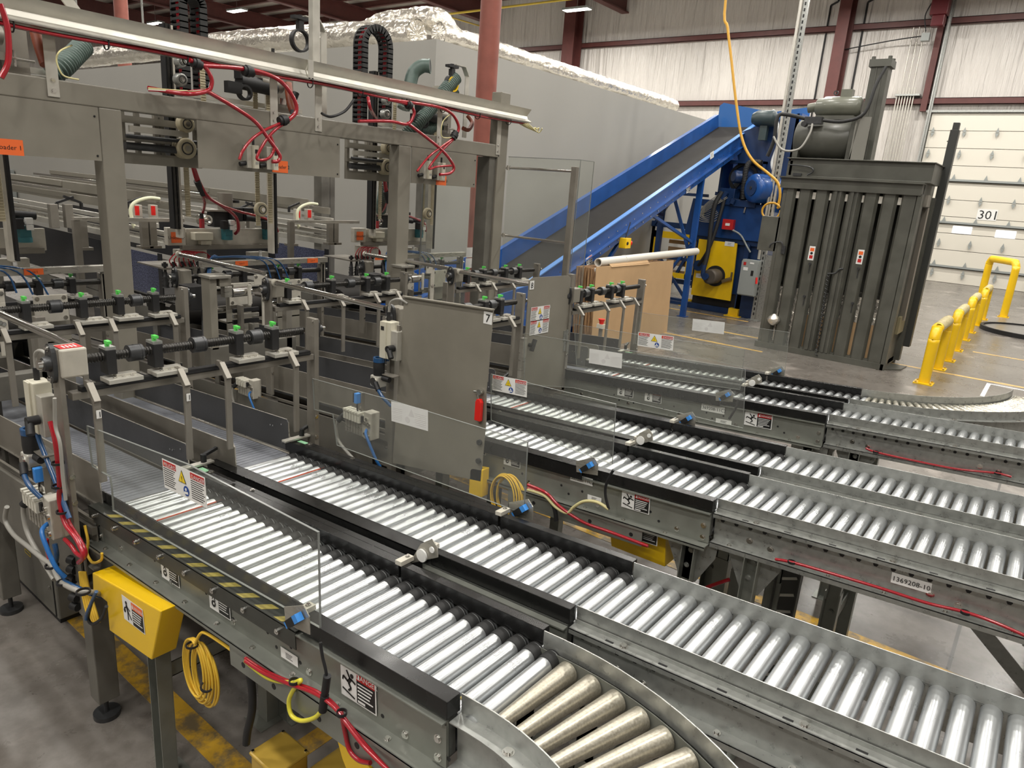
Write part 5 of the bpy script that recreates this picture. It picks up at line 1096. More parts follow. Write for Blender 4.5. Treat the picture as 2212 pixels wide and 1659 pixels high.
for a in (-.11,.11):
    for b in (11.91,12.13): m.cyl((cx+a,b,4.37),(cx+a,b,4.41),.03,6)
build('cylinder_cap', m, BALER, t)
# ------------------------------------------------------------------ blue inclined feed conveyor
t = thing('inclined_conveyor','long blue inclined belt conveyor climbing to the hopper of the blue baler','conveyor',(-6,10,0))
K = .392
def cz(y, off=0): return 1.07+(y-8.82)*.378+off
y0, y1 = 6.6, 15.3
d = V((0,1,.378)).normalized(); u = V((0,-d.z,d.y))
def inc_box(nm, xa, xb, h0, h1, mt, ya=y0, yb=y1):
    a = V((0,ya,cz(ya))); b = V((0,yb,cz(yb))); m = MB(); m._slab(V((xa,0,0))+a+u*h0, V((xb,0,0))+a+u*h0, V((xb,0,0))+b+u*h0, V((xa,0,0))+b+u*h0, u*(h1-h0)); return build(nm, m, mt, t)
inc_box('side_rail',-5.62,-5.56,0,.10,BLUE); inc_box('side_rail',-5.61,-5.59,.1,.34,BLUE); inc_box('rail_lip',-5.64,-5.56,.33,.345,mat('blue_light_edge',(.10,.25,.60),.35)); inc_box('rail_lip',-5.60,-5.53,.095,.105,BLUE)
inc_box('side_rail',-6.46,-6.42,-.04,.50,BLUE); inc_box('rail_lip',-6.50,-6.42,.50,.512,BLUE)
inc_box('belt',-6.42,-5.62,.24,.26,BELTD); inc_box('belt_bed',-6.42,-5.62,.04,.06,BLUED)
m = MB()
for i in range(34): p = V((-5.555,y0+.3+i*.25,cz(y0+.3+i*.25))); m.cyl(p+u*.2,p+u*.2+V((.008,0,0)),.011,8); m.cyl(p+u*.05,p+u*.05+V((.008,0,0)),.011,8)
build('rivets', m, CHROME, t)
build('boot', MB().box((-6.6,y0-.9,0.0),(-5.45,y0+.2,.5)).box((-6.6,y0+.2,0),(-5.5,y0+1.1,.62)), BLUE, t, bevel=.01)
build('boot_hopper', MB().prism([(y0-.9,.5),(y0+.3,.5),(y0+1.2,1.25),(y0-.9,.95)],(-6.62,0,0),(0,1,0),(0,0,1),(.02,0,0)).prism([(y0-.9,.5),(y0+.3,.5),(y0+1.2,1.0),(y0-.9,.75)],(-5.5,0,0),(0,1,0),(0,0,1),(.02,0,0)), BLUE, t)
for y in (8.9, 12.97):
    for x in (-5.66,-6.38):
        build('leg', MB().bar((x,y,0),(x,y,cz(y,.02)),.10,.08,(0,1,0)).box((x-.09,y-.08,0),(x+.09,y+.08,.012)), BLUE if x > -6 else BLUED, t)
    build('leg_brace', MB().bar((-5.66,y,.25),(-6.38,y,.25),.06,.06).bar((-5.66,y,1.1),(-6.38,y,1.1),.06,.06), BLUED, t)
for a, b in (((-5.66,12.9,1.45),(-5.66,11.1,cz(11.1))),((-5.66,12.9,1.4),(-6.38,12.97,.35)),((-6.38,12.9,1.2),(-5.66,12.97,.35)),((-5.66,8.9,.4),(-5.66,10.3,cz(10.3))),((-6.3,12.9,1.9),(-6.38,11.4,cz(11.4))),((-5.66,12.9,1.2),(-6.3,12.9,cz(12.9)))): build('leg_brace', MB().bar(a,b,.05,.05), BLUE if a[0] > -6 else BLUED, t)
p = P(1350,525,x=-5.5); es = thing('emergency_stop','yellow emergency stop box with red button hanging under the blue conveyor','button',tuple(p)); build('box', MB().cbox(p,(.13,.16,.16)), YEL, es, bevel=.008); build('red_button', MB().cyl(p+V((.0,.08,0)),p+V((.03,.14,0)),.04,16), REDP, es); build('dark_gland', MB().cyl(p+V((.06,-.04,0)),p+V((.075,-.04,0)),.025,12), BLACKM, es); build('hanger', MB().tube([p+V((0,0,.08)),p+V((0,.05,.2)),p+V((0,.1,.32))],.01,6), BLACKM, es)
for q in ((1273,562),(1538,335),(1487,408)): sticker(t,'warn' if q[0] < 1500 else 'plate',P(q[0],q[1],x=-5.552),d,u,.16,.12)
mp = P(1660,256,y=14.3); build('drive_motor', MB().lathe(mp+V((.16,0,0)),mp-V((.3,0,0)),[(0,.08),(.03,.13),(.06,.15),(.36,.15),(.40,.13),(.46,.1)],24).cbox(mp+V((-.05,0,-.25)),(.14,.12,.3)), mat('motor_green_grey',(.035,.055,.06),.4), t)
build('white_conduit', MB().tube([mp+V((.05,0,.1)),mp+V((.05,.15,.12)),P(1683,300,y=14.3),P(1668,350,y=14.2),P(1672,372,y=14.1)],.03,8), mat('white_conduit',(.6,.62,.62),.4), t)
# ------------------------------------------------------------------ blue horizontal baler
t = thing('horizontal_baler','blue horizontal baler with bright yellow doors, hopper and hydraulic motors','baler',(-5.5,14.3,0)); Y = 14.1
build('chamber', MB().box((-6.12,Y+.12,.42),(-4.62,Y+1.6,1.50)).box((-6.15,Y+.1,.0),(-4.6,Y+1.6,.12)).box((-5.05,Y+.0,.12),(-4.95,Y+.12,1.45)).box((-6.15,Y+.05,1.42),(-4.62,Y+.2,1.52)), BLUED, t, bevel=.006)
build('recess_shade_block', MB().box((-6.05,Y+.14,.12),(-5.1,Y+1.5,.42)), BLACKM, t)  # solid black block paints the shade in the gap under the chamber
build('power_unit_tank', MB().prism([(-6.38,1.52),(-4.62,1.52),(-4.62,2.22),(-6.28,2.26)],(0,Y,0),(1,0,0),(0,0,1),(0,1.4,0)), mat('baler_blue_deep',(.008,.05,.19),.35,0,.15,5,coat=.2), t, bevel=.01)
build('yellow_door', MB().prism([(P(a,b,y=Y).x,P(a,b,y=Y).z) for a,b in ((1511,516),(1593,526),(1586,590),(1578,650),(1493,636))],(0,Y-.02,0),(1,0,0),(0,0,1),(0,.04,0)), YEL, t)
m = MB(); dx = [P(a,b,y=Y).x for a,b in ((1511,516),)]
c = P(1545,596,y=Y-.03); build('cylinder_port', MB().ring(c-V((0,.02,0)),c+V((0,.005,0)),.21,.0 or .001,28), BLACKM, t); build('ram_end', MB().lathe(c+V((.02,0,0)),c+V((.0,-.32,0)),[(0,.15),(.3,.15),(.31,.12)],22), mat('ram_brown',(.12,.10,.08),.5,.3), t)
build('hose_elbow', MB().tube([c+V((-.05,-.34,0)),c+V((-.12,-.36,.02)),c+V((-.12,-.34,.22))],.045,10).cyl(c+V((-.06,-.34,0)),c+V((-.06,-.40,0)),.07,12), BLUED, t)
c2 = P(1513,573,y=Y-.03); build('hose_elbow', MB().cyl(c2,c2-V((0,.12,0)),.11,18), BLUED, t)
h1 = [c+V((-.12,-.34,.2)),P(1530,540,y=Y-.3),P(1537,480,y=Y-.25),P(1545,440,y=Y-.2),P(1560,415,y=Y-.1)]
build('hydraulic_hose', MB().tube(h1,.045,10).tube([c2+V((0,-.1,0)),P(1530,540,y=Y-.25),P(1548,490,y=Y-.2),P(1565,430,y=Y-.1)],.035,8), RUBBER, t)
build('needle_valve', MB().cyl(P(1560,608,y=Y-.06),P(1580,602,y=Y-.06),.04,10).cyl(P(1579,603,y=Y-.06),P(1581,588,y=Y-.06),.02,8), mat('brass_brown',(.35,.27,.15),.3,.8), t)
for q in ((1576,527),(1513,596)): sticker(t,'plate',P(q[0],q[1],y=Y-.024),(1,0,0),(0,0,1),.2,.09)
p = P(1574,485,y=Y-.06); m = MB(); m.cbox(p,(.22,.12,.20)); m.m = 1; m.cbox(p+V((-.0,-.062,.0)),(.09,.006,.05)); fb = thing('alarm_box','red alarm box with a white label on the dark blue tank','box',tuple(p)); build('box', m, [LRED,WHITE], fb, bevel=.006); build('conduit', MB().tube([p+V((.1,-.02,-.1)),P(1600,508,y=Y-.04),P(1615,535,y=Y-.04),P(1621,545,y=Y-.04)],.018,8), ELGREY, fb)
m = MB(); m.box((-5.62,Y+.45,2.3),(-4.95,Y+.55,3.05)).box((-5.95,Y+.3,2.35),(-5.0,Y+.4,2.42)).box((-5.9,Y+.3,2.4),(-5.85,Y+.8,3.05)).box((-5.06,Y+.3,2.4),(-5.0,Y+.8,3.05)).box((-5.9,Y+.3,3.0),(-5.0,Y+.8,3.05)); build('cooler_shroud', m, BLUED, t)
fc = V((-5.45,Y+.42,2.72)); build('cooler_fan', MB().ring(fc-V((0,.02,0)),fc+V((0,.04,0)),.30,.24,28).cyl(fc-V((0,.02,0)),fc+V((0,.06,0)),.09,16), BLACKM, t)
m = MB()
for k in range(5): a = 2*pi*k/5; m.bar(fc+V((.08*cos(a),0,.08*sin(a))),fc+V((.23*cos(a+.2),.0,.23*sin(a+.2))),.012,.10,(sin(a),0,-cos(a)))
build('fan_blades', m, IRON, t); build('ribbed_hose', MB().tube([P(1605,430,y=Y-.05),P(1607,400,y=Y-.05),P(1612,365,y=Y+.0),P(1622,350,y=Y+.1),P(1645,352,y=Y+.1)],.05,12,6,rib=.03), RUBBER, t)
mm = P(1632,407,y=Y-.1); build('large_motor', MB().lathe(mm-V((.02,0.15,0)),mm+V((.35,.45,0)),[(0,.16),(.02,.25),(.06,.27),(.5,.27),(.54,.22),(.6,.16)],28), BLUE, t); fa = V((.37,.60,0)).normalized(); fp = mm-V((.02,.15,0)); build('fan_grille', MB().ring(fp-fa*.02,fp+fa*.002,.145,.03,24), BLUED, t); build('fan_hub', MB().cyl(fp-fa*.03,fp,.03,14), IRON, t)
m2 = P(1588,382,y=Y); build('small_motor', MB().lathe(m2-V((0,.1,0)),m2+V((.3,.3,0)),[(0,.09),(.02,.12),(.35,.12),(.4,.09)],20), BLUED, t)
build('manifold', MB().cbox(P(1575,425,y=Y+.1),(.32,.3,.32)).cbox(P(1610,440,y=Y+.1),(.5,.3,.14)).cyl(P(1570,415,y=Y-.1),P(1560,430,y=Y-.1),.05,10).cyl(P(1585,430,y=Y-.1),P(1580,440,y=Y-.1),.05,10), BLUED, t, bevel=.01)
for k in range(7):
    a = P(1560+2*k,415+k*2,y=Y-.12); b = P(1525-3*k,440+5*k,y=Y-.2); c_ = P(1512+4*k,462+3*k,y=Y-.15); e = P(1545+2*k,450+k*3,y=Y-.1); build('signal_cable', MB().tube([a,b,c_,e],.008,5), HGREY, t)
build('data_plate', MB().cbox(P(1513,455,y=Y-.02),(.18,.01,.2)), CREAM, t); build('level_gauge', MB().cyl(P(1611,445,y=Y-.02),P(1607,460,y=Y-.02),.018,8), CHROME, t)
# hopper above
m = MB(); H0 = 14.5
m.prism([(-5.75,3.45),(-5.62,3.6),(-5.3,3.72),(-4.55,3.95),(-4.45,2.9),(-4.2,2.5),(-4.2,2.1),(-5.0,2.1),(-5.0,3.05),(-5.6,3.05)],(0,H0,0),(1,0,0),(0,0,1),(0,.02,0)); build('hopper_front', m, BLUED, t)
build('hopper_side', MB().box((-4.6,H0,2.1),(-4.5,H0+1.4,3.95)).box((-6.4,H0+1.3,2.3),(-4.5,H0+1.4,4.0)), BLUE, t)
m = MB(); pts = [P(a,b,y=15.0) for a,b in ((1597,238),(1640,252),(1692,254),(1690,300),(1712,345),(1712,300),(1700,250))]
m.prism([(-6.5,3.5),(-5.1,3.5),(-5.1,4.02),(-6.42,4.26),(-6.5,4.2)],(0,15.3,0),(1,0,0),(0,0,1),(0,.04,0)).prism([(-5.45,4.0),(-4.5,4.12),(-4.5,3.1),(-4.9,3.3),(-5.2,3.6)],(0,14.95,0),(1,0,0),(0,0,1),(0,.02,0)); build('discharge_hood', m, mat('blue_hood',(.03,.14,.42),.3,coat=.3), t)
# outboard frame with second yellow gate, to the left
m = MB(); m.box((-7.55,Y+.55,0),(-7.4,Y+.7,1.72)).box((-7.5,Y+.5,1.6),(-6.1,Y+.6,1.72)).box((-7.5,Y+.5,.42),(-6.1,Y+.6,.52)).box((-7.5,Y+.5,0),(-6.1,Y+.6,.1)).bar((-6.9,Y+.5,.1),(-6.2,Y+.5,1.6),.06,.06).bar((-7.35,Y+.5,1.62),(-6.9,Y+.5,2.35),.06,.06).box((-7.3,Y+.5,2.3),(-6.2,Y+.6,2.36)); build('side_frame', m, BLUED, t)
m = MB(); m.box((-7.25,Y+.4,.55),(-7.10,Y+.46,1.52)).box((-6.42,Y+.4,.55),(-6.22,Y+.46,1.52)).box((-7.25,Y+.4,1.38),(-6.22,Y+.46,1.52)).box((-7.25,Y+.4,.55),(-6.22,Y+.46,.66)); build('yellow_gate', m, YEL, t)
build('gate_slats', MB().box((-6.95,Y+.55,.6),(-6.35,Y+.57,.7)).box((-6.95,Y+.55,.8),(-6.35,Y+.57,.95)).box((-6.95,Y+.55,1.05),(-6.35,Y+.57,1.2)).box((-6.95,Y+.55,1.27),(-6.35,Y+.57,1.35)), mat('tan_wood',(.30,.20,.11),.7), t)
for q in ((-5.05,Y-.02),(-6.2,Y+.3)): build('yellow_foot', MB().box((q[0]-.1,q[1]-.06,0),(q[0]+.1,q[1]+.1,.16)).box((q[0]-.16,q[1]-.12,0),(q[0]+.16,q[1]+.14,.015)), YEL, t)
# strut post, disconnect, yellow cord
p = P(1640,690,z=0); t = thing('strut_post','tall slotted galvanised strut post beside the blue baler','post',(p.x,p.y,0)); x, y = -4.62, 14.0
m = MB(); m.box((x-.045,y,.01),(x+.045,y+.08,8.5)); m.box((x-.12,y-.06,0),(x+.12,y+.14,.01)); m.box((x+.04,y-.0,.0),(x+.20,y+.006,1.3))
m.m = 1
for i in range(84): m.box((x-.014,y-.001,.1+i*.1),(x+.014,y+.001,.155+i*.1))
build('channel', m, [GALV,BLACKM], t); build('conduit', MB().cyl((x-.07,y-.03,1.2),(x-.07,y-.03,8.5),.028,10).cyl((x-.02,y-.04,2.0),(x-.02,y-.04,2.7),.02,8).cyl((x+.04,y-.04,2.0),(x+.04,y-.04,2.6),.02,8), ALU, t)
t = thing('disconnect_switch','grey electrical disconnect box with red handle on the strut post','switch',(x-.15,y-.1,.8)); m = MB(); m.box((x-.33,y-.17,.48),(x-.0,y-.01,1.18)); build('box', m, ELGREY, t, bevel=.006); build('door_lip', MB().box((x-.335,y-.185,.5),(x-.01,y-.17,1.15)), ELGREY, t)
build('switch_label', MB().cbox((x-.1,y-.187,.93),(.05,.004,.10)), LBLK, t); build('white_label', MB().cbox((x-.24,y-.187,1.0),(.09,.004,.06)), WHITE, t); build('maker_plate', MB().cbox((x-.13,y-.187,1.12),(.08,.004,.03)), WHITE, t); build('red_label', MB().cbox((x-.27,y-.187,1.1),(.05,.004,.06)), LRED, t)
build('red_handle', MB().bar((x+.0,y-.18,.86),(x+.02,y-.2,.74),.03,.03), REDP, t)
t = thing('steel_stand','narrow blue steel stand with white conduits beside the strut post','stand',(x+.15,y+.2,0)); build('panel', MB().box((x+.06,y+.12,0),(x+.24,y+.18,1.3)).box((x-.45,y+.1,0),(x-.05,y+.4,.45)), BLUED, t)
q = [(1568,-5),(1572,60),(1580,130),(1590,220),(1603,300),(1625,345),(1660,375),(1680,395),(1685,420),(1680,450)]
pts = [P(a,b,y=13.75) for a,b in q]; m = MB().tube([pts[0]+V((0,0,3))]+pts,.026,8); cpt = P(1667,456,y=13.75); m.tube([pts[-1]]+[cpt+V((.17*cos(a),-.03,.15*sin(a))) for a in [pi*.2+i*.45 for i in range(14)]],.02,8); tag(build('hanging_cord', m, mat('orange_yellow_cord',(.62,.33,.03),.4)),'orange yellow cord hanging from the roof and looped beside the grey baler','cord')
# ------------------------------------------------------------------ cardboard stack and tube
t = thing('cardboard_stack','upright stack of brown corrugated sheets leaning against the blue conveyor','cardboard',(-5.2,10.2,0)); XC = -5.08
ya_, yb_ = P(1289,640,x=XC).y, P(1451,640,x=XC).y; zt_ = P(1456,563,x=XC-.03).z
build('front_sheet', MB()._slab((XC,ya_,0),(XC,yb_,0),(XC-.05,yb_,zt_),(XC-.05,ya_,zt_-.01),V((-.012,0,0))), CARD, t)
for i in range(9):
    dx = .018+.032*i; m = MB(); m._slab((XC-dx,ya_-.03*(i%3),0),(XC-dx,yb_-.03,0),(XC-.05-dx,yb_-.03,zt_-.03),(XC-.05-dx,ya_-.03*(i%3),zt_-.03-.01*(i%2)),V((-.024,0,0))); build('sheet', m, CARDD, t)
build('torn_flap', MB()._slab((XC-.04,ya_+.4,zt_-.03),(XC-.04,ya_+1.6,zt_-.03),(XC-.10,ya_+1.6,zt_+.03),(XC-.10,ya_+.4,zt_+.02),V((0,0,.008))), CARD, t)
a, b = P(1292,567,x=XC-.14), P(1504,543,x=XC-.14); m = MB(); m.ring(a,b,.062,.050,24); m.cyl(a.lerp(b,.22)-V((0,.012,0)),a.lerp(b,.22)+V((0,.012,0)),.067,20); tag(build('cardboard_tube', m, TUBEW),'long white tube lying on top of the cardboard stack','tube')
pw = P(1299,700,x=-4.85); bt = thing('push_button','small red push button on a cream box in front of the cardboard','button',tuple(pw)); build('button', MB().lathe(pw,pw+V((0,0,.07)),[(0,.03),(.04,.035),(.07,.05)],14), REDP, bt); build('box', MB().cbox(pw-V((0,0,.03)),(.10,.08,.06)), CREAM, bt); build('stem', MB().box((pw.x-.02,pw.y-.02,0),(pw.x+.02,pw.y+.02,pw.z-.05)), STEELD, bt)
m = MB()
for i in range(9): s = P(1245+i*2,650-i*6,x=-5.5); e = P(1286,592-i*1.5,x=-5.15); m.tube([s,s.lerp(e,.5)-V((0,0,.03)),e],.012,5)
tag(build('plastic_strapping', m, mat('strap_white',(.6,.6,.58),.3)),'pale loose strapping strands between the blue conveyor and cardboard','strapping')
# ------------------------------------------------------------------ yellow guards and black ring
def guardrail(q0, q1, lab, r=.072, h=.84, grp='yellow pipe guards', sleeve=True):
    a, b = P(q0[0],q0[1],z=0), P(q1[0],q1[1],z=0); t = thing('pipe_guard', lab, 'barrier', tuple((a+b)/2), grp); up = V((0,0,1)); d = (b-a).normalized(); c = .16
    pts = [a,a+up*(h-.26)]+[a+d*(c-c*cos(k*pi/8))+up*(h-r-c+c*sin(k*pi/8)) for k in range(5)]+[b-d*(c-c*cos(k*pi/8))+up*(h-r-c+c*sin(k*pi/8)) for k in range(4,-1,-1)]+[b+up*(h-.26),b]
    build('bent_pipe', MB().tube(pts,r,18,3), YEL, t)
    if sleeve: L_ = (b-a).length; build('worn_sleeve', MB().cyl(a+d*(c+.02)+up*(h-r),b-d*(c+.0)+up*(h-r),r+.004,18), mat('worn_white_yellow',(.62,.54,.30),.5,0,.5,30,col2=(.35,.28,.1)), t)
    for p in (a,b):
        build('base_plate', MB().cbox(p+V((0,0,.008)),(.24,.24,.016)), YEL, t)
        m = MB()
        for i in (-1,1):
            for j in (-1,1): bb = build('anchor_bolt', MB().cyl(p+V((i*.09,j*.09,.016)),p+V((i*.09,j*.09,.035)),.014,8), YELG, t)
    return t
guardrail((1995,828),(2024,797),'nearest low yellow pipe guard beside the grey baler'); guardrail((2045,779),(2063,757),'second low yellow pipe guard from the camera'); guardrail((2080,734),(2093,718),'third low yellow pipe guard from the camera'); guardrail((2110,703),(2121,690),'fourth low yellow pipe guard, in front of the tall one')
guardrail((2112,668),(2167,685),'tall yellow pipe guard with a black tape mark by the dock door',.085,1.42,'yellow pipe guards',False)
pc_ = P(2235,724,z=0); t = thing('turntable','low round grey platform ringed in black on the floor at the right','platform',(pc_.x,pc_.y,0)); build('deck', MB().cyl((pc_.x,pc_.y,.0),(pc_.x,pc_.y,.06),.93,48), mat('deck_grey',(.17,.16,.15),.3,0,.3,4), t); build('black_rim', MB().ring((pc_.x,pc_.y,.0),(pc_.x,pc_.y,.09),1.0,.94,56), BLACKM, t)
# ------------------------------------------------------------------ control boxes, hoses and cables at the left foreground
def pb(t, nm, a, b, y, d, mt, bv=.003):
    p, q = P(a[0],a[1],y=y), P(b[0],b[1],y=y); return build(nm, MB().box((min(p.x,q.x),y,min(p.z,q.z)),(max(p.x,q.x),y+d,max(p.z,q.z))), mt, t, bevel=bv)
YF = .86
def encoder(o, lab, face=True):
    p = V(o); t = thing('vacuum_gauge_box', lab, 'sensor', tuple(p), 'cream vacuum gauge boxes')
    build('body', MB().cbox(p+V((.0,.03,0)),(.07,.06,.19)), CREAM, t, bevel=.004); m = MB(); m.cbox(p+V((-.012,-.003,.0)),(.044,.006,.185)); m.m = 1; m.cbox(p+V((-.015,-.0065,.06)),(.022,.002,.02)) if face else None; build('front_plate', m, [CREAM,BLACKM], t)
    build('side_plate', MB().cbox(p+V((.055,.03,-.02)),(.05,.05,.15)), ALU, t, bevel=.003); build('port', MB().cyl(p+V((.06,-.0,-.03)),p+V((.06,-.04,-.03)),.017,14).cyl(p+V((.06,-.03,-.03)),p+V((.09,-.04,-.07)),.014,12), BLACKM, t)
    build('plug', MB().cyl(p+V((-.01,.03,.095)),p+V((-.01,.03,.14)),.010,12), BLACKM, t); build('top_cable', MB().tube([p+V((-.01,.03,.13)),p+V((0,.03,.19)),p+V((.06,.03,.215)),p+V((.11,.04,.20))],.006,8), HGREY, t)
    build('mount_clip', MB().cbox(p+V((.09,.055,-.0)),(.05,.01,.05)), STEELD, t)
    return t
e1 = encoder(P(68,880,y=YF),'cream vacuum gauge box on the nearest adjuster post at left',False); encoder(P(832,735,y=2.36),'cream vacuum gauge box with small black display left of panel 7')
def filterreg(o, lab):
    p = V(o); t = thing('air_regulator', lab, 'regulator', tuple(p), 'air regulators'); build('body', MB().cbox(p,(.065,.06,.06)), ALU, t, bevel=.006); build('front_disc', MB().cyl(p+V((0,-.03,0)),p+V((0,-.038,0)),.022,20).cyl(p+V((-.045,0,0)),p+V((-.035,0,0)),.012,12), CHROME, t)
    build('black_bowl', MB().lathe(p+V((0,0,.03)),p+V((0,0,.12)),[(0,.028),(.03,.030),(.075,.029),(.085,.024)],20), BLACKM, t); build('blue_ring', MB().ring(p+V((0,0,.10)),p+V((0,0,.122)),.031,.02,20), HBLUE, t)
    build('bracket_plate', MB().cbox(p+V((.05,.02,.04)),(.12,.05,.004)), STEELD, t); build('elbow', MB().cyl(p+V((.02,-.04,0)),p+V((.055,-.05,-.03)),.013,12).cyl(p+V((.03,0,.02)),p+V((.08,-.0,.02)),.014,12), BLACKM, t)
    build('blue_line', MB().tube([p+V((.05,-.05,-.025)),p+V((.09,-.05,-.06)),p+V((.13,-.03,-.10))],.009,8), HBLUE, t); build('blue_line', MB().tube([p+V((.02,.04,.10)),p+V((-.0,.05,.19)),p+V((-.02,.05,.25))],.009,8), HBLUE, t); return t
filterreg(P(72,992,y=YF),'black bowl air regulator under the nearest gauge box'); filterreg(P(818,822,y=2.36),'black bowl air regulator left of panel 7')
def manifold(o, lab, s=1., n=6):
    p = V(o); t = thing('valve_manifold', lab, 'valve', tuple(p), 'valve manifolds'); w = .10*s; h = .12*s
    build('base_block', MB().box((p.x-w,p.y,p.z-h/2),(p.x+w*.35,p.y+.05,p.z+h*.42)), ALU, t, bevel=.003); build('end_block', MB().box((p.x+w*.37,p.y-.004,p.z-h*.52),(p.x+w*.9,p.y+.055,p.z+h*.6)), CREAMAL, t, bevel=.004)
    for i in range(n):
        x = p.x-w+.008+i*(w*1.2/n); build('solenoid', MB().box((x,p.y-.02,p.z+h*.08),(x+w*.16,p.y+.0,p.z+h*.40)).box((x+.001,p.y-.024,p.z+h*.42),(x+w*.15,p.y+.03,p.z+h*.5)), mat('solenoid_white',(.62,.6,.52),.4), t); build('lower_valve', MB().box((x,p.y-.006,p.z-h*.45),(x+w*.15,p.y,p.z+h*.02)), STEEL, t)
    build('black_window', MB().box((p.x+w*.12,p.y-.01,p.z+h*.12),(p.x+w*.34,p.y,p.z+h*.38)), BLACKM, t)
    for a, b, r in ((.5,.15,.010),(.75,.12,.012),(.62,.32,.008),(.72,-.38,.012),(.5,-.3,.007)): q = p+V((w*a,-.004,h*b)); build('port', MB().ring(q,q-V((0,.008,0)),r*s,r*.55*s,14), CHROME, t)
    q = p+V((w*.6,-.004,-h*.12)); build('blue_line', MB().tube([q,q+V((.03,-.03,-.01)),q+V((.07,-.03,-.07)),q+V((.10,-.02,-.13)),q+V((.11,0,-.17))],.007*s,9), mat('mid_blue_hose',(.02,.14,.42),.3), t)
    build('plug', MB().cyl(p+V((-w,.02,.01)),p+V((-w-.04,.02,.0)),.016*s,12).cyl(p+V((-w-.04,.02,0)),p+V((-w-.06,.0,-.03)),.014*s,12), BLACKM, t); build('grey_cable', MB().tube([p+V((-w-.06,.0,-.03)),p+V((-w-.07,.0,-.09)),p+V((-w-.03,.0,-.16)),p+V((w*.5,.0,-.25))],.008*s,8), HGREY, t)
    return t
manifold(P(88,1108,y=.84),'pale valve manifold above the grey cabinet at lower left',1.15,5); manifold(P(532,838,y=2.37),'pale valve manifold on the painted frame behind the belt lanes',.9,4); manifold(P(775,915,y=2.30),'valve manifold behind the clear panel left of panel 7',1.1,6)
for q, y, lab in (((83,1025),.85,'small blue photo sensor between the regulator and manifold at left'),((772,860),2.30,'small blue photo sensor above the manifold behind the clear panel')):
    p = P(q[0],q[1],y=y); t = thing('photo_sensor', lab, 'sensor', tuple(p), 'blue photo sensors'); build('body', MB().cbox(p,(.022,.03,.055)), HBLUEL, t, bevel=.003); build('black_back', MB().cbox(p+V((-.014,.0,.002)),(.008,.03,.05)), BLACKM, t); build('bracket', MB().cbox(p+V((.018,.02,-.02)),(.008,.02,.10)).bolt(p+V((.02,.0,-.05)),(0,-1,0),.009), STEELD, t); build('lead', MB().tube([p-V((0,0,.03)),p-V((-.005,0,.07)),p+V((.03,.03,-.11))],.004,6), BLACKM, t)
def run(pts, y, r, mt, lab, nm='hose', cat='hose', ties=()):
    ps = [P(q[0],q[1],y=(q[2] if len(q) > 2 else y)) for q in pts]; t = thing(nm, lab, cat, tuple(ps[0])); build('tube', MB().tube(ps,r,9,7), mt, t)
    for q in ties: p = P(q[0],q[1],y=y); build('cable_tie', MB().ring(p-V((0,0,.004)),p+V((0,0,.004)),r*2.6,r*2.1,14), BLACKM, t)
    return t
run([(108,910),(120,960),(128,1040),(128,1080),(140,1130),(165,1165),(180,1200),(170,1215)],.86,.008,HRED,'thick red hose running down the nearest adjuster post',ties=[(125,1000),(125,1050),(135,1105)])
run([(112,915),(126,965),(136,1040),(138,1090),(150,1130),(175,1170),(185,1195),(178,1210)],.88,.007,HRED,'second red hose beside the first on the nearest post')
run([(118,860),(120,920),(130,960),(136,1030),(142,1080)],.86,.006,HGREY,'thin grey cable down the nearest adjuster post','cable','cable')
run([(72,905),(85,950),(100,990),(120,1040),(135,1080),(150,1120)],.87,.009,HBLUE,'blue air hose passing behind the regulator at left')
run([(118,1175),(122,1200),(118,1230),(125,1245),(150,1262),(200,1283,.88),(235,1290,.95)],.84,.009,HBLUE,'blue hose sweeping into the yellow cover')
run([(15,1095),(12,1125),(30,1155),(60,1180),(90,1205),(112,1222),(130,1255),(165,1275),(205,1280,.88),(235,1290,.95)],.83,.009,HGREY,'grey corrugated cable sweeping from the cabinet to the yellow cover','cable','cable',ties=[(112,1222),(137,1258),(180,1278)])
run([(100,1165),(103,1190),(108,1210)],.84,.008,HRED,'short red hose below the lower left manifold'); run([(180,1205),(165,1195),(155,1180),(140,1165)],.87,.008,HRED,'red hose coiled under the grey box bracket')
run([(183,1135),(190,1170),(188,1195),(200,1215),(218,1210),(220,1195)],.93,.005,HYEL,'thin yellow cable curling beside the end plate of the first lane','cable','cable')
run([(205,1283),(195,1310),(190,1335),(200,1348),(220,1335),(230,1310)],.87,.006,BLACKM,'black cable loop under the left end of the yellow cover','cable','cable')
run([(208,1278),(198,1300),(188,1325),(186,1338)],.86,.006,HBLUE,'thin blue line dropping under the yellow cover','hose','hose')
for i in range(5): run([(172+i*3,1235),(176+i*4,1270),(184+i*5,1310),(195+i*5,1345)],.90+.004*i,.0045,HYEL,('leftmost','second','middle','fourth','rightmost')[i]+' thin yellow cable hanging left of the yellow cover','cable','cable')
t = thing('cable_gland_plate','steel plate with a column of black cable glands behind the hanging yellow cables','plate',tuple(P(170,1260,y=.95))); 
for q in ((163,1212),(163,1232),(163,1252),(167,1293),(169,1312)): p = P(q[0],q[1],y=.93); build('gland', MB().cyl(p,p-V((.03,.01,0)),.017,10), BLACKM, t)
p = P(185,1250,y=.95); build('plate', MB().box((p.x-.07,.94,p.z-.18),(p.x+.04,.946,p.z+.12)), STEELD, t)
c0, c1 = P(30,1262,z=0), P(130,1352,z=0); zt = P(120,1203,y=c1.y).z; t = thing('control_cabinet','grey steel floor cabinet with warning marks at the lower left','cabinet',tuple((c0+c1)/2))
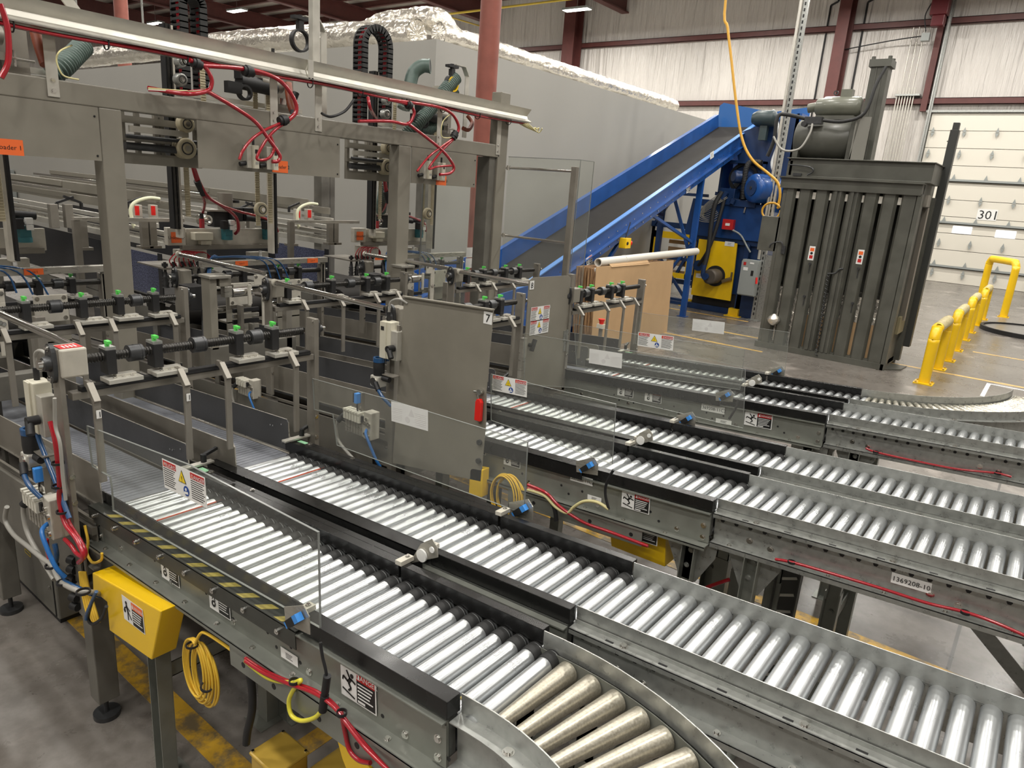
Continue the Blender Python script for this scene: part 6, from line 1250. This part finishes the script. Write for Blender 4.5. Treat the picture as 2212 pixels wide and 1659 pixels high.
build('body', MB().box((c0.x-.3,c1.y,.03),(c1.x,c1.y+.28,zt)), mat('cabinet_grey',(.15,.145,.125),.45,0,.1,6), t, bevel=.008); build('plinth', MB().box((c0.x-.28,c1.y+.01,0),(c1.x-.02,c1.y+.27,.03)), BLACKM, t); build('door_edge', MB().box((c1.x-.03,c1.y-.004,.04),(c1.x-.024,c1.y,zt-.02)), BLACKM, t)
p = P(107,1268,y=c1.y-.003); build('lock', MB().cyl(p,p-V((0,.006,0)),.010,12), CHROME, t)
p = P(57,1178,y=c1.y-.002); m = MB(); 
for a, b in (((-.02,-.015),(.02,-.015)),((.02,-.015),(0,.025)),((0,.025),(-.02,-.015)),((-.03,-.05),(.04,-.05)),((.04,-.05),(.04,-.03)),((.04,-.03),(-.03,-.03)),((-.03,-.03),(-.03,-.05))): m.bar(p+V((a[0],0,a[1])),p+V((b[0],0,b[1])),.003,.001,(0,1,0))
build('yellow_symbols', m, LYEL, t)
# yellow sheet cover below lane one
t = thing('drive_cover','bright yellow sheet metal cover with a warning label under the nearest lane','cover',(-2.2,.92,.7)); y = .90
q = [P(a,b,y=y) for a,b in ((199,1237),(348,1321),(327,1426),(236,1362),(231,1301),(201,1276))]; m = MB(); m.prism([(p.x,p.z) for p in q],(0,y,0),(1,0,0),(0,0,1),(0,.085,0)); build('cover_shell', m, YEL, t, bevel=.004)
sticker(t,'warn3',P(288,1327,y=y-.001),(AX),(AZ),.15,.092)
# hanging coils and cables on the first lane
y = .955
t = thing('cable_coil','large coil of yellow cable hanging under the nearest lane','cable',tuple(P(425,1400,y=y)), 'coiled yellow cables'); c = P(425,1450,y=y)
for i in range(7):
    a_, b_ = .062+.004*(i%4), .105+.006*(i%3); pts = [c+V((a_*sin(k*pi/8)+.006*i-.02,.004*i,-b_*cos(k*pi/8)-.004*i)) for k in range(17)]; build('cable_loop', MB().tube(pts,.0042,7,3), HYEL, t)
build('cable_tail', MB().tube([c+V((0,0,.10)),P(432,1370,y=y),P(445,1368,y=y),P(480,1390,y=y),P(510,1412,y=y)],.005,7), HYEL, t); build('cable_tie', MB().ring(c+V((-.0,-.01,.10)),c+V((-.0,-.01,.106)),.02,.016,12).ring(c+V((.055,-.0,-.03)),c+V((.058,-.0,-.024)),.02,.015,12), BLACKM, t)
t = thing('cable_coil','coil of yellow cable behind the clear panel near the yellow bracket','cable',tuple(P(1090,1060,y=2.42)),'coiled yellow cables'); c = P(1092,1075,y=2.42)
for i in range(7):
    a_, b_ = .07+.006*(i%4), .10+.006*(i%3); pts = [c+V((a_*sin(k*pi/8)+.006*i-.02,.004*i,-b_*cos(k*pi/8))) for k in range(17)]; build('cable_loop', MB().tube(pts,.004,7,3), HYEL, t)
run([(508,1405),(528,1425),(542,1470),(545,1530),(535,1580),(532,1606)],.97,.012,BLACKM,'thick black power cable dropping to the yellow motor','cable','cable')
for dz, s in ((0,'upper'),(6,'lower')): run([(530,1422+dz),(570,1448+dz),(620,1470+dz),(680,1492+dz),(720,1520+dz),(750,1560+dz),(790,1610+dz),(850,1675)],.94-.002*dz,.0052,HRED,s+' red hose looping along the side frame of the nearest lane','hose','hose',ties=[(635,1472),(738,1540)] if dz else ())
run([(736,1535),(745,1580),(755,1620),(775,1642),(800,1648)],.945,.006,HRED,'red branch hose drooping toward the yellow motor bracket')
run([(530,1428),(580,1465),(630,1475),(640,1473),(650,1470),(635,1488),(624,1515),(630,1545),(652,1557),(680,1550),(695,1535)],.935,.006,mat('bright_yellow_cable',(.75,.68,.06),.35),'bright yellow cable looping up to the sensor plug','cable','cable')
run([(692,1388),(697,1420),(704,1450),(706,1480)],.93,.004,BLACKM,'thin black sensor lead hanging from the nearest photo sensor','cable','cable'); a, b = P(707,1460,y=.93), P(697,1535,y=.93); tag(build('cable_connector', MB().cyl(a,a.lerp(b,.45),.010,12).cyl(a.lerp(b,.45),a.lerp(b,.55),.008,12).cyl(a.lerp(b,.55),b,.011,12), BLACKM),'black inline cable connector below the nearest photo sensor','connector')
# lower splice plate with holes
# yellow motor and box at the bottom edge
p = P(580,1625,y=1.02); t = thing('drive_motor','yellow gold drive motor with terminal box at the bottom edge','motor',(-1.6,1.15,0)); bx = V((-1.60,1.06,.375)); build('terminal_box', MB().cbox(bx,(.13,.12,.10)).cbox(bx+V((0,0,.055)),(.14,.13,.012)), YELG, t, bevel=.006)
for i in (-1,1):
    for j in (-1,1): build('lid_screw', MB().cyl(bx+V((i*.06,j*.055,.061)),bx+V((i*.06,j*.055,.066)),.005,8), CHROME, t)
mc = bx+V((.17,.16,-.06)); build('motor_body', MB().lathe(mc-V((0,.17,0)),mc+V((0,.17,0)),[(0,.07),(.02,.10),(.05,.115),(.28,.115),(.31,.10),(.34,.08)],32), YELG, t); build('fan_cowl', MB().ring(mc+V((.0,.17,0)),mc+V((0,.22,0)),.125,.10,32), BLACKM, t)
build('gearbox', MB().cbox(mc+V((.22,.05,.0)),(.16,.2,.22)), YELG, t, bevel=.02); build('mount_frame', MB().box((mc.x-.15,mc.y-.1,.05),(mc.x+.3,mc.y+.1,.10)).box((mc.x-.15,mc.y-.1,0),(mc.x-.12,mc.y+.1,.06)).box((mc.x+.27,mc.y-.1,0),(mc.x+.3,mc.y+.1,.06)), GALVD, t)
a = P(725,1600,y=.98); m = MB(); m.prism([(P(q[0],q[1],y=1.0).x,P(q[0],q[1],y=1.0).z) for q in ((722,1575),(760,1610),(800,1660),(760,1690),(740,1640))],(0,1.0,0),(1,0,0),(0,0,1),(0,.08,0)); build('yellow_bracket', m, YEL, t)
# lower flange plate of lane one
m = imb(); m.box((-1.62,.950,.885),(-.82,.954,.966)); m.m = 1
for x in (-1.55,-1.4,-1.2,-1.05): m.cyl((x,.950,.915),(x,.949,.915),.009,12)
build('splice_plate', m, [GALVD,BLACKM], CONV['A'])
m = imb(); m.box((-1.75,2.44,.885),(-1.05,2.444,.966)); m.m = 1
for x in (-1.7,-1.6,-1.3,-1.1): m.cyl((x,2.440,.925),(x,2.439,.925),.009,12)
build('splice_plate', m, [GALVD,BLACKM], CONV['C'])
# yellow drive guards and cables under lane three
t = thing('drive_cover','yellow sheet metal drive cover and bracket under the third lane','cover',(-1.6,2.7,.5)); 
q = [P(a,b,y=2.52) for a,b in ((1318,1155),(1438,1150),(1436,1225),(1320,1180))]; build('cover_shell', MB().prism([(p.x,p.z) for p in q],(0,2.52,0),(1,0,0),(0,0,1),(0,.22,0)), YEL, t, bevel=.004)
q = [P(a,b,y=2.4) for a,b in ((1015,1015),(1020,1011),(1043,1015),(1040,1075),(1012,1068))]; build('upright_plate', MB().prism([(p.x,p.z) for p in q],(0,2.40,0),(1,0,0),(0,0,1),(0,.05,0)), YEL, t, bevel=.004)
q = [P(a,b,y=2.55) for a,b in ((1020,1020),(1125,1055),(1330,1135),(1330,1150),(1120,1068),(1020,1032))]; build('cross_strip', MB().prism([(p.x,p.z) for p in q],(0,2.55,0),(1,0,0),(0,0,1),(0,.05,0)), YEL, t)
for dz, s in ((0,'upper'),(7,'lower')): run([(1140,1047+dz),(1180,1065+dz),(1210,1095+dz),(1260,1128+dz),(1320,1150+dz),(1400,1180)],2.40+.01*dz,.007,HRED,s+' red cable running under the third lane side frame','cable','cable')
run([(1140,1058),(1175,1070),(1200,1095),(1225,1108),(1240,1095),(1262,1083),(1290,1085),(1315,1100)],2.40,.007,HLYEL,'pale yellow cable curving below the long code label','cable','cable')
run([(1180,1070),(1197,1095),(1202,1125)],2.41,.01,BLACKM,'short black cable hanging beside the third lane yellow cover','cable','cable')
run([(1325,1015),(1310,1045),(1308,1070),(1315,1100)],2.40,.006,BLACKM,'black sensor lead hanging from the third lane photo sensor','cable','cable')
run([(1595,862),(1590,880),(1575,905)],3.98,.007,BLACKM,'black sensor lead hanging from the fifth lane photo sensor','cable','cable')
run([(1675,1208),(1712,1215),(1800,1240),(1900,1270),(2000,1302),(2083,1322),(2150,1345),(2240,1385)],2.47,.0055,HRED,'long red cable strung below the labelled galvanised side frame','cable','cable',ties=[(1710,1214),(2085,1323)])
run([(1870,968),(1890,976),(1960,992),(2060,1012),(2150,1022),(2185,1030)],4.10,.006,HRED,'red cable hanging below the fifth lane side frame','cable','cable',ties=[(1892,976),(2155,1023)])
run([(1520,1272),(1545,1262),(1575,1252)],2.6,.008,HRED,'short red cable between the legs of the third lane','cable','cable')
m = MB(); a, b = P(2095,1330,y=2.6), P(2200,1460,y=2.75); m.bar(a,b+(b-a)*.9,.05,.004,(0,1,0)); tag(build('knee_brace', m, GALV),'slotted galvanised knee brace at the lower right edge','brace')
p = P(1700,1290,y=2.9); m = MB(); m.box((p.x-.05,2.88,0),(p.x+.05,2.885,.95)).box((p.x-.05,2.84,0),(p.x-.045,2.885,.95)).box((p.x+.045,2.84,0),(p.x+.05,2.885,.95)); m.m = 1
for i in range(9): m.bar((p.x-.03,2.878,.2+i*.08),(p.x+.03,2.878,.225+i*.08),.003,.012,(0,0,1))
tag(build('slotted_leg', m, [mat('slotted_dark',(.07,.07,.065),.4,.3),ALU]),'dark slotted leg plate below the third and fourth lanes','leg')
# clamp handles at the starts of the guards
for L in 'ABCDEF':
    yn, yf = LANES[L]; s = INC(XS+.03,yf+.045,G+.006); m = MB()
    m.bar(s+V((-.01,-.0,.006)),s+V((-.03,-.10,.006)),.03,.008) if 0 else m.bar(s+V((0,-.08,.006)),s+V((0,.06,.006)),.03,.010); build('slide_clamp', m, ALU, CONV[L], bevel=.002)
    build('lever_handle', MB().cyl(s+V((0,.02,.01)),s+V((0,.02,.045)),.012,12).bar(s+V((0,.02,.04)),s+V((-.02,.09,.05)),.014,.012), BLACKM, CONV[L])
EXPO = -0.88
# ------------------------------------------------------------------ camera and colour
cd = bpy.data.cameras.new('camera'); cam = bpy.data.objects.new('camera', cd); COL.objects.link(cam)
cd.sensor_fit = 'HORIZONTAL'; cd.sensor_width = 36; cd.lens = FPX/2212*36; cd.clip_start = .05; cd.clip_end = 200
M = RT.to_4x4() @ Matrix.Diagonal((1,-1,-1,1)); M.translation = CAM; cam.matrix_world = M
SC.camera = cam
SC.view_settings.view_transform = 'Standard'; SC.view_settings.look = 'None'; SC.view_settings.gamma = 1; SC.view_settings.exposure = EXPO; SC.view_settings.use_curve_mapping = False
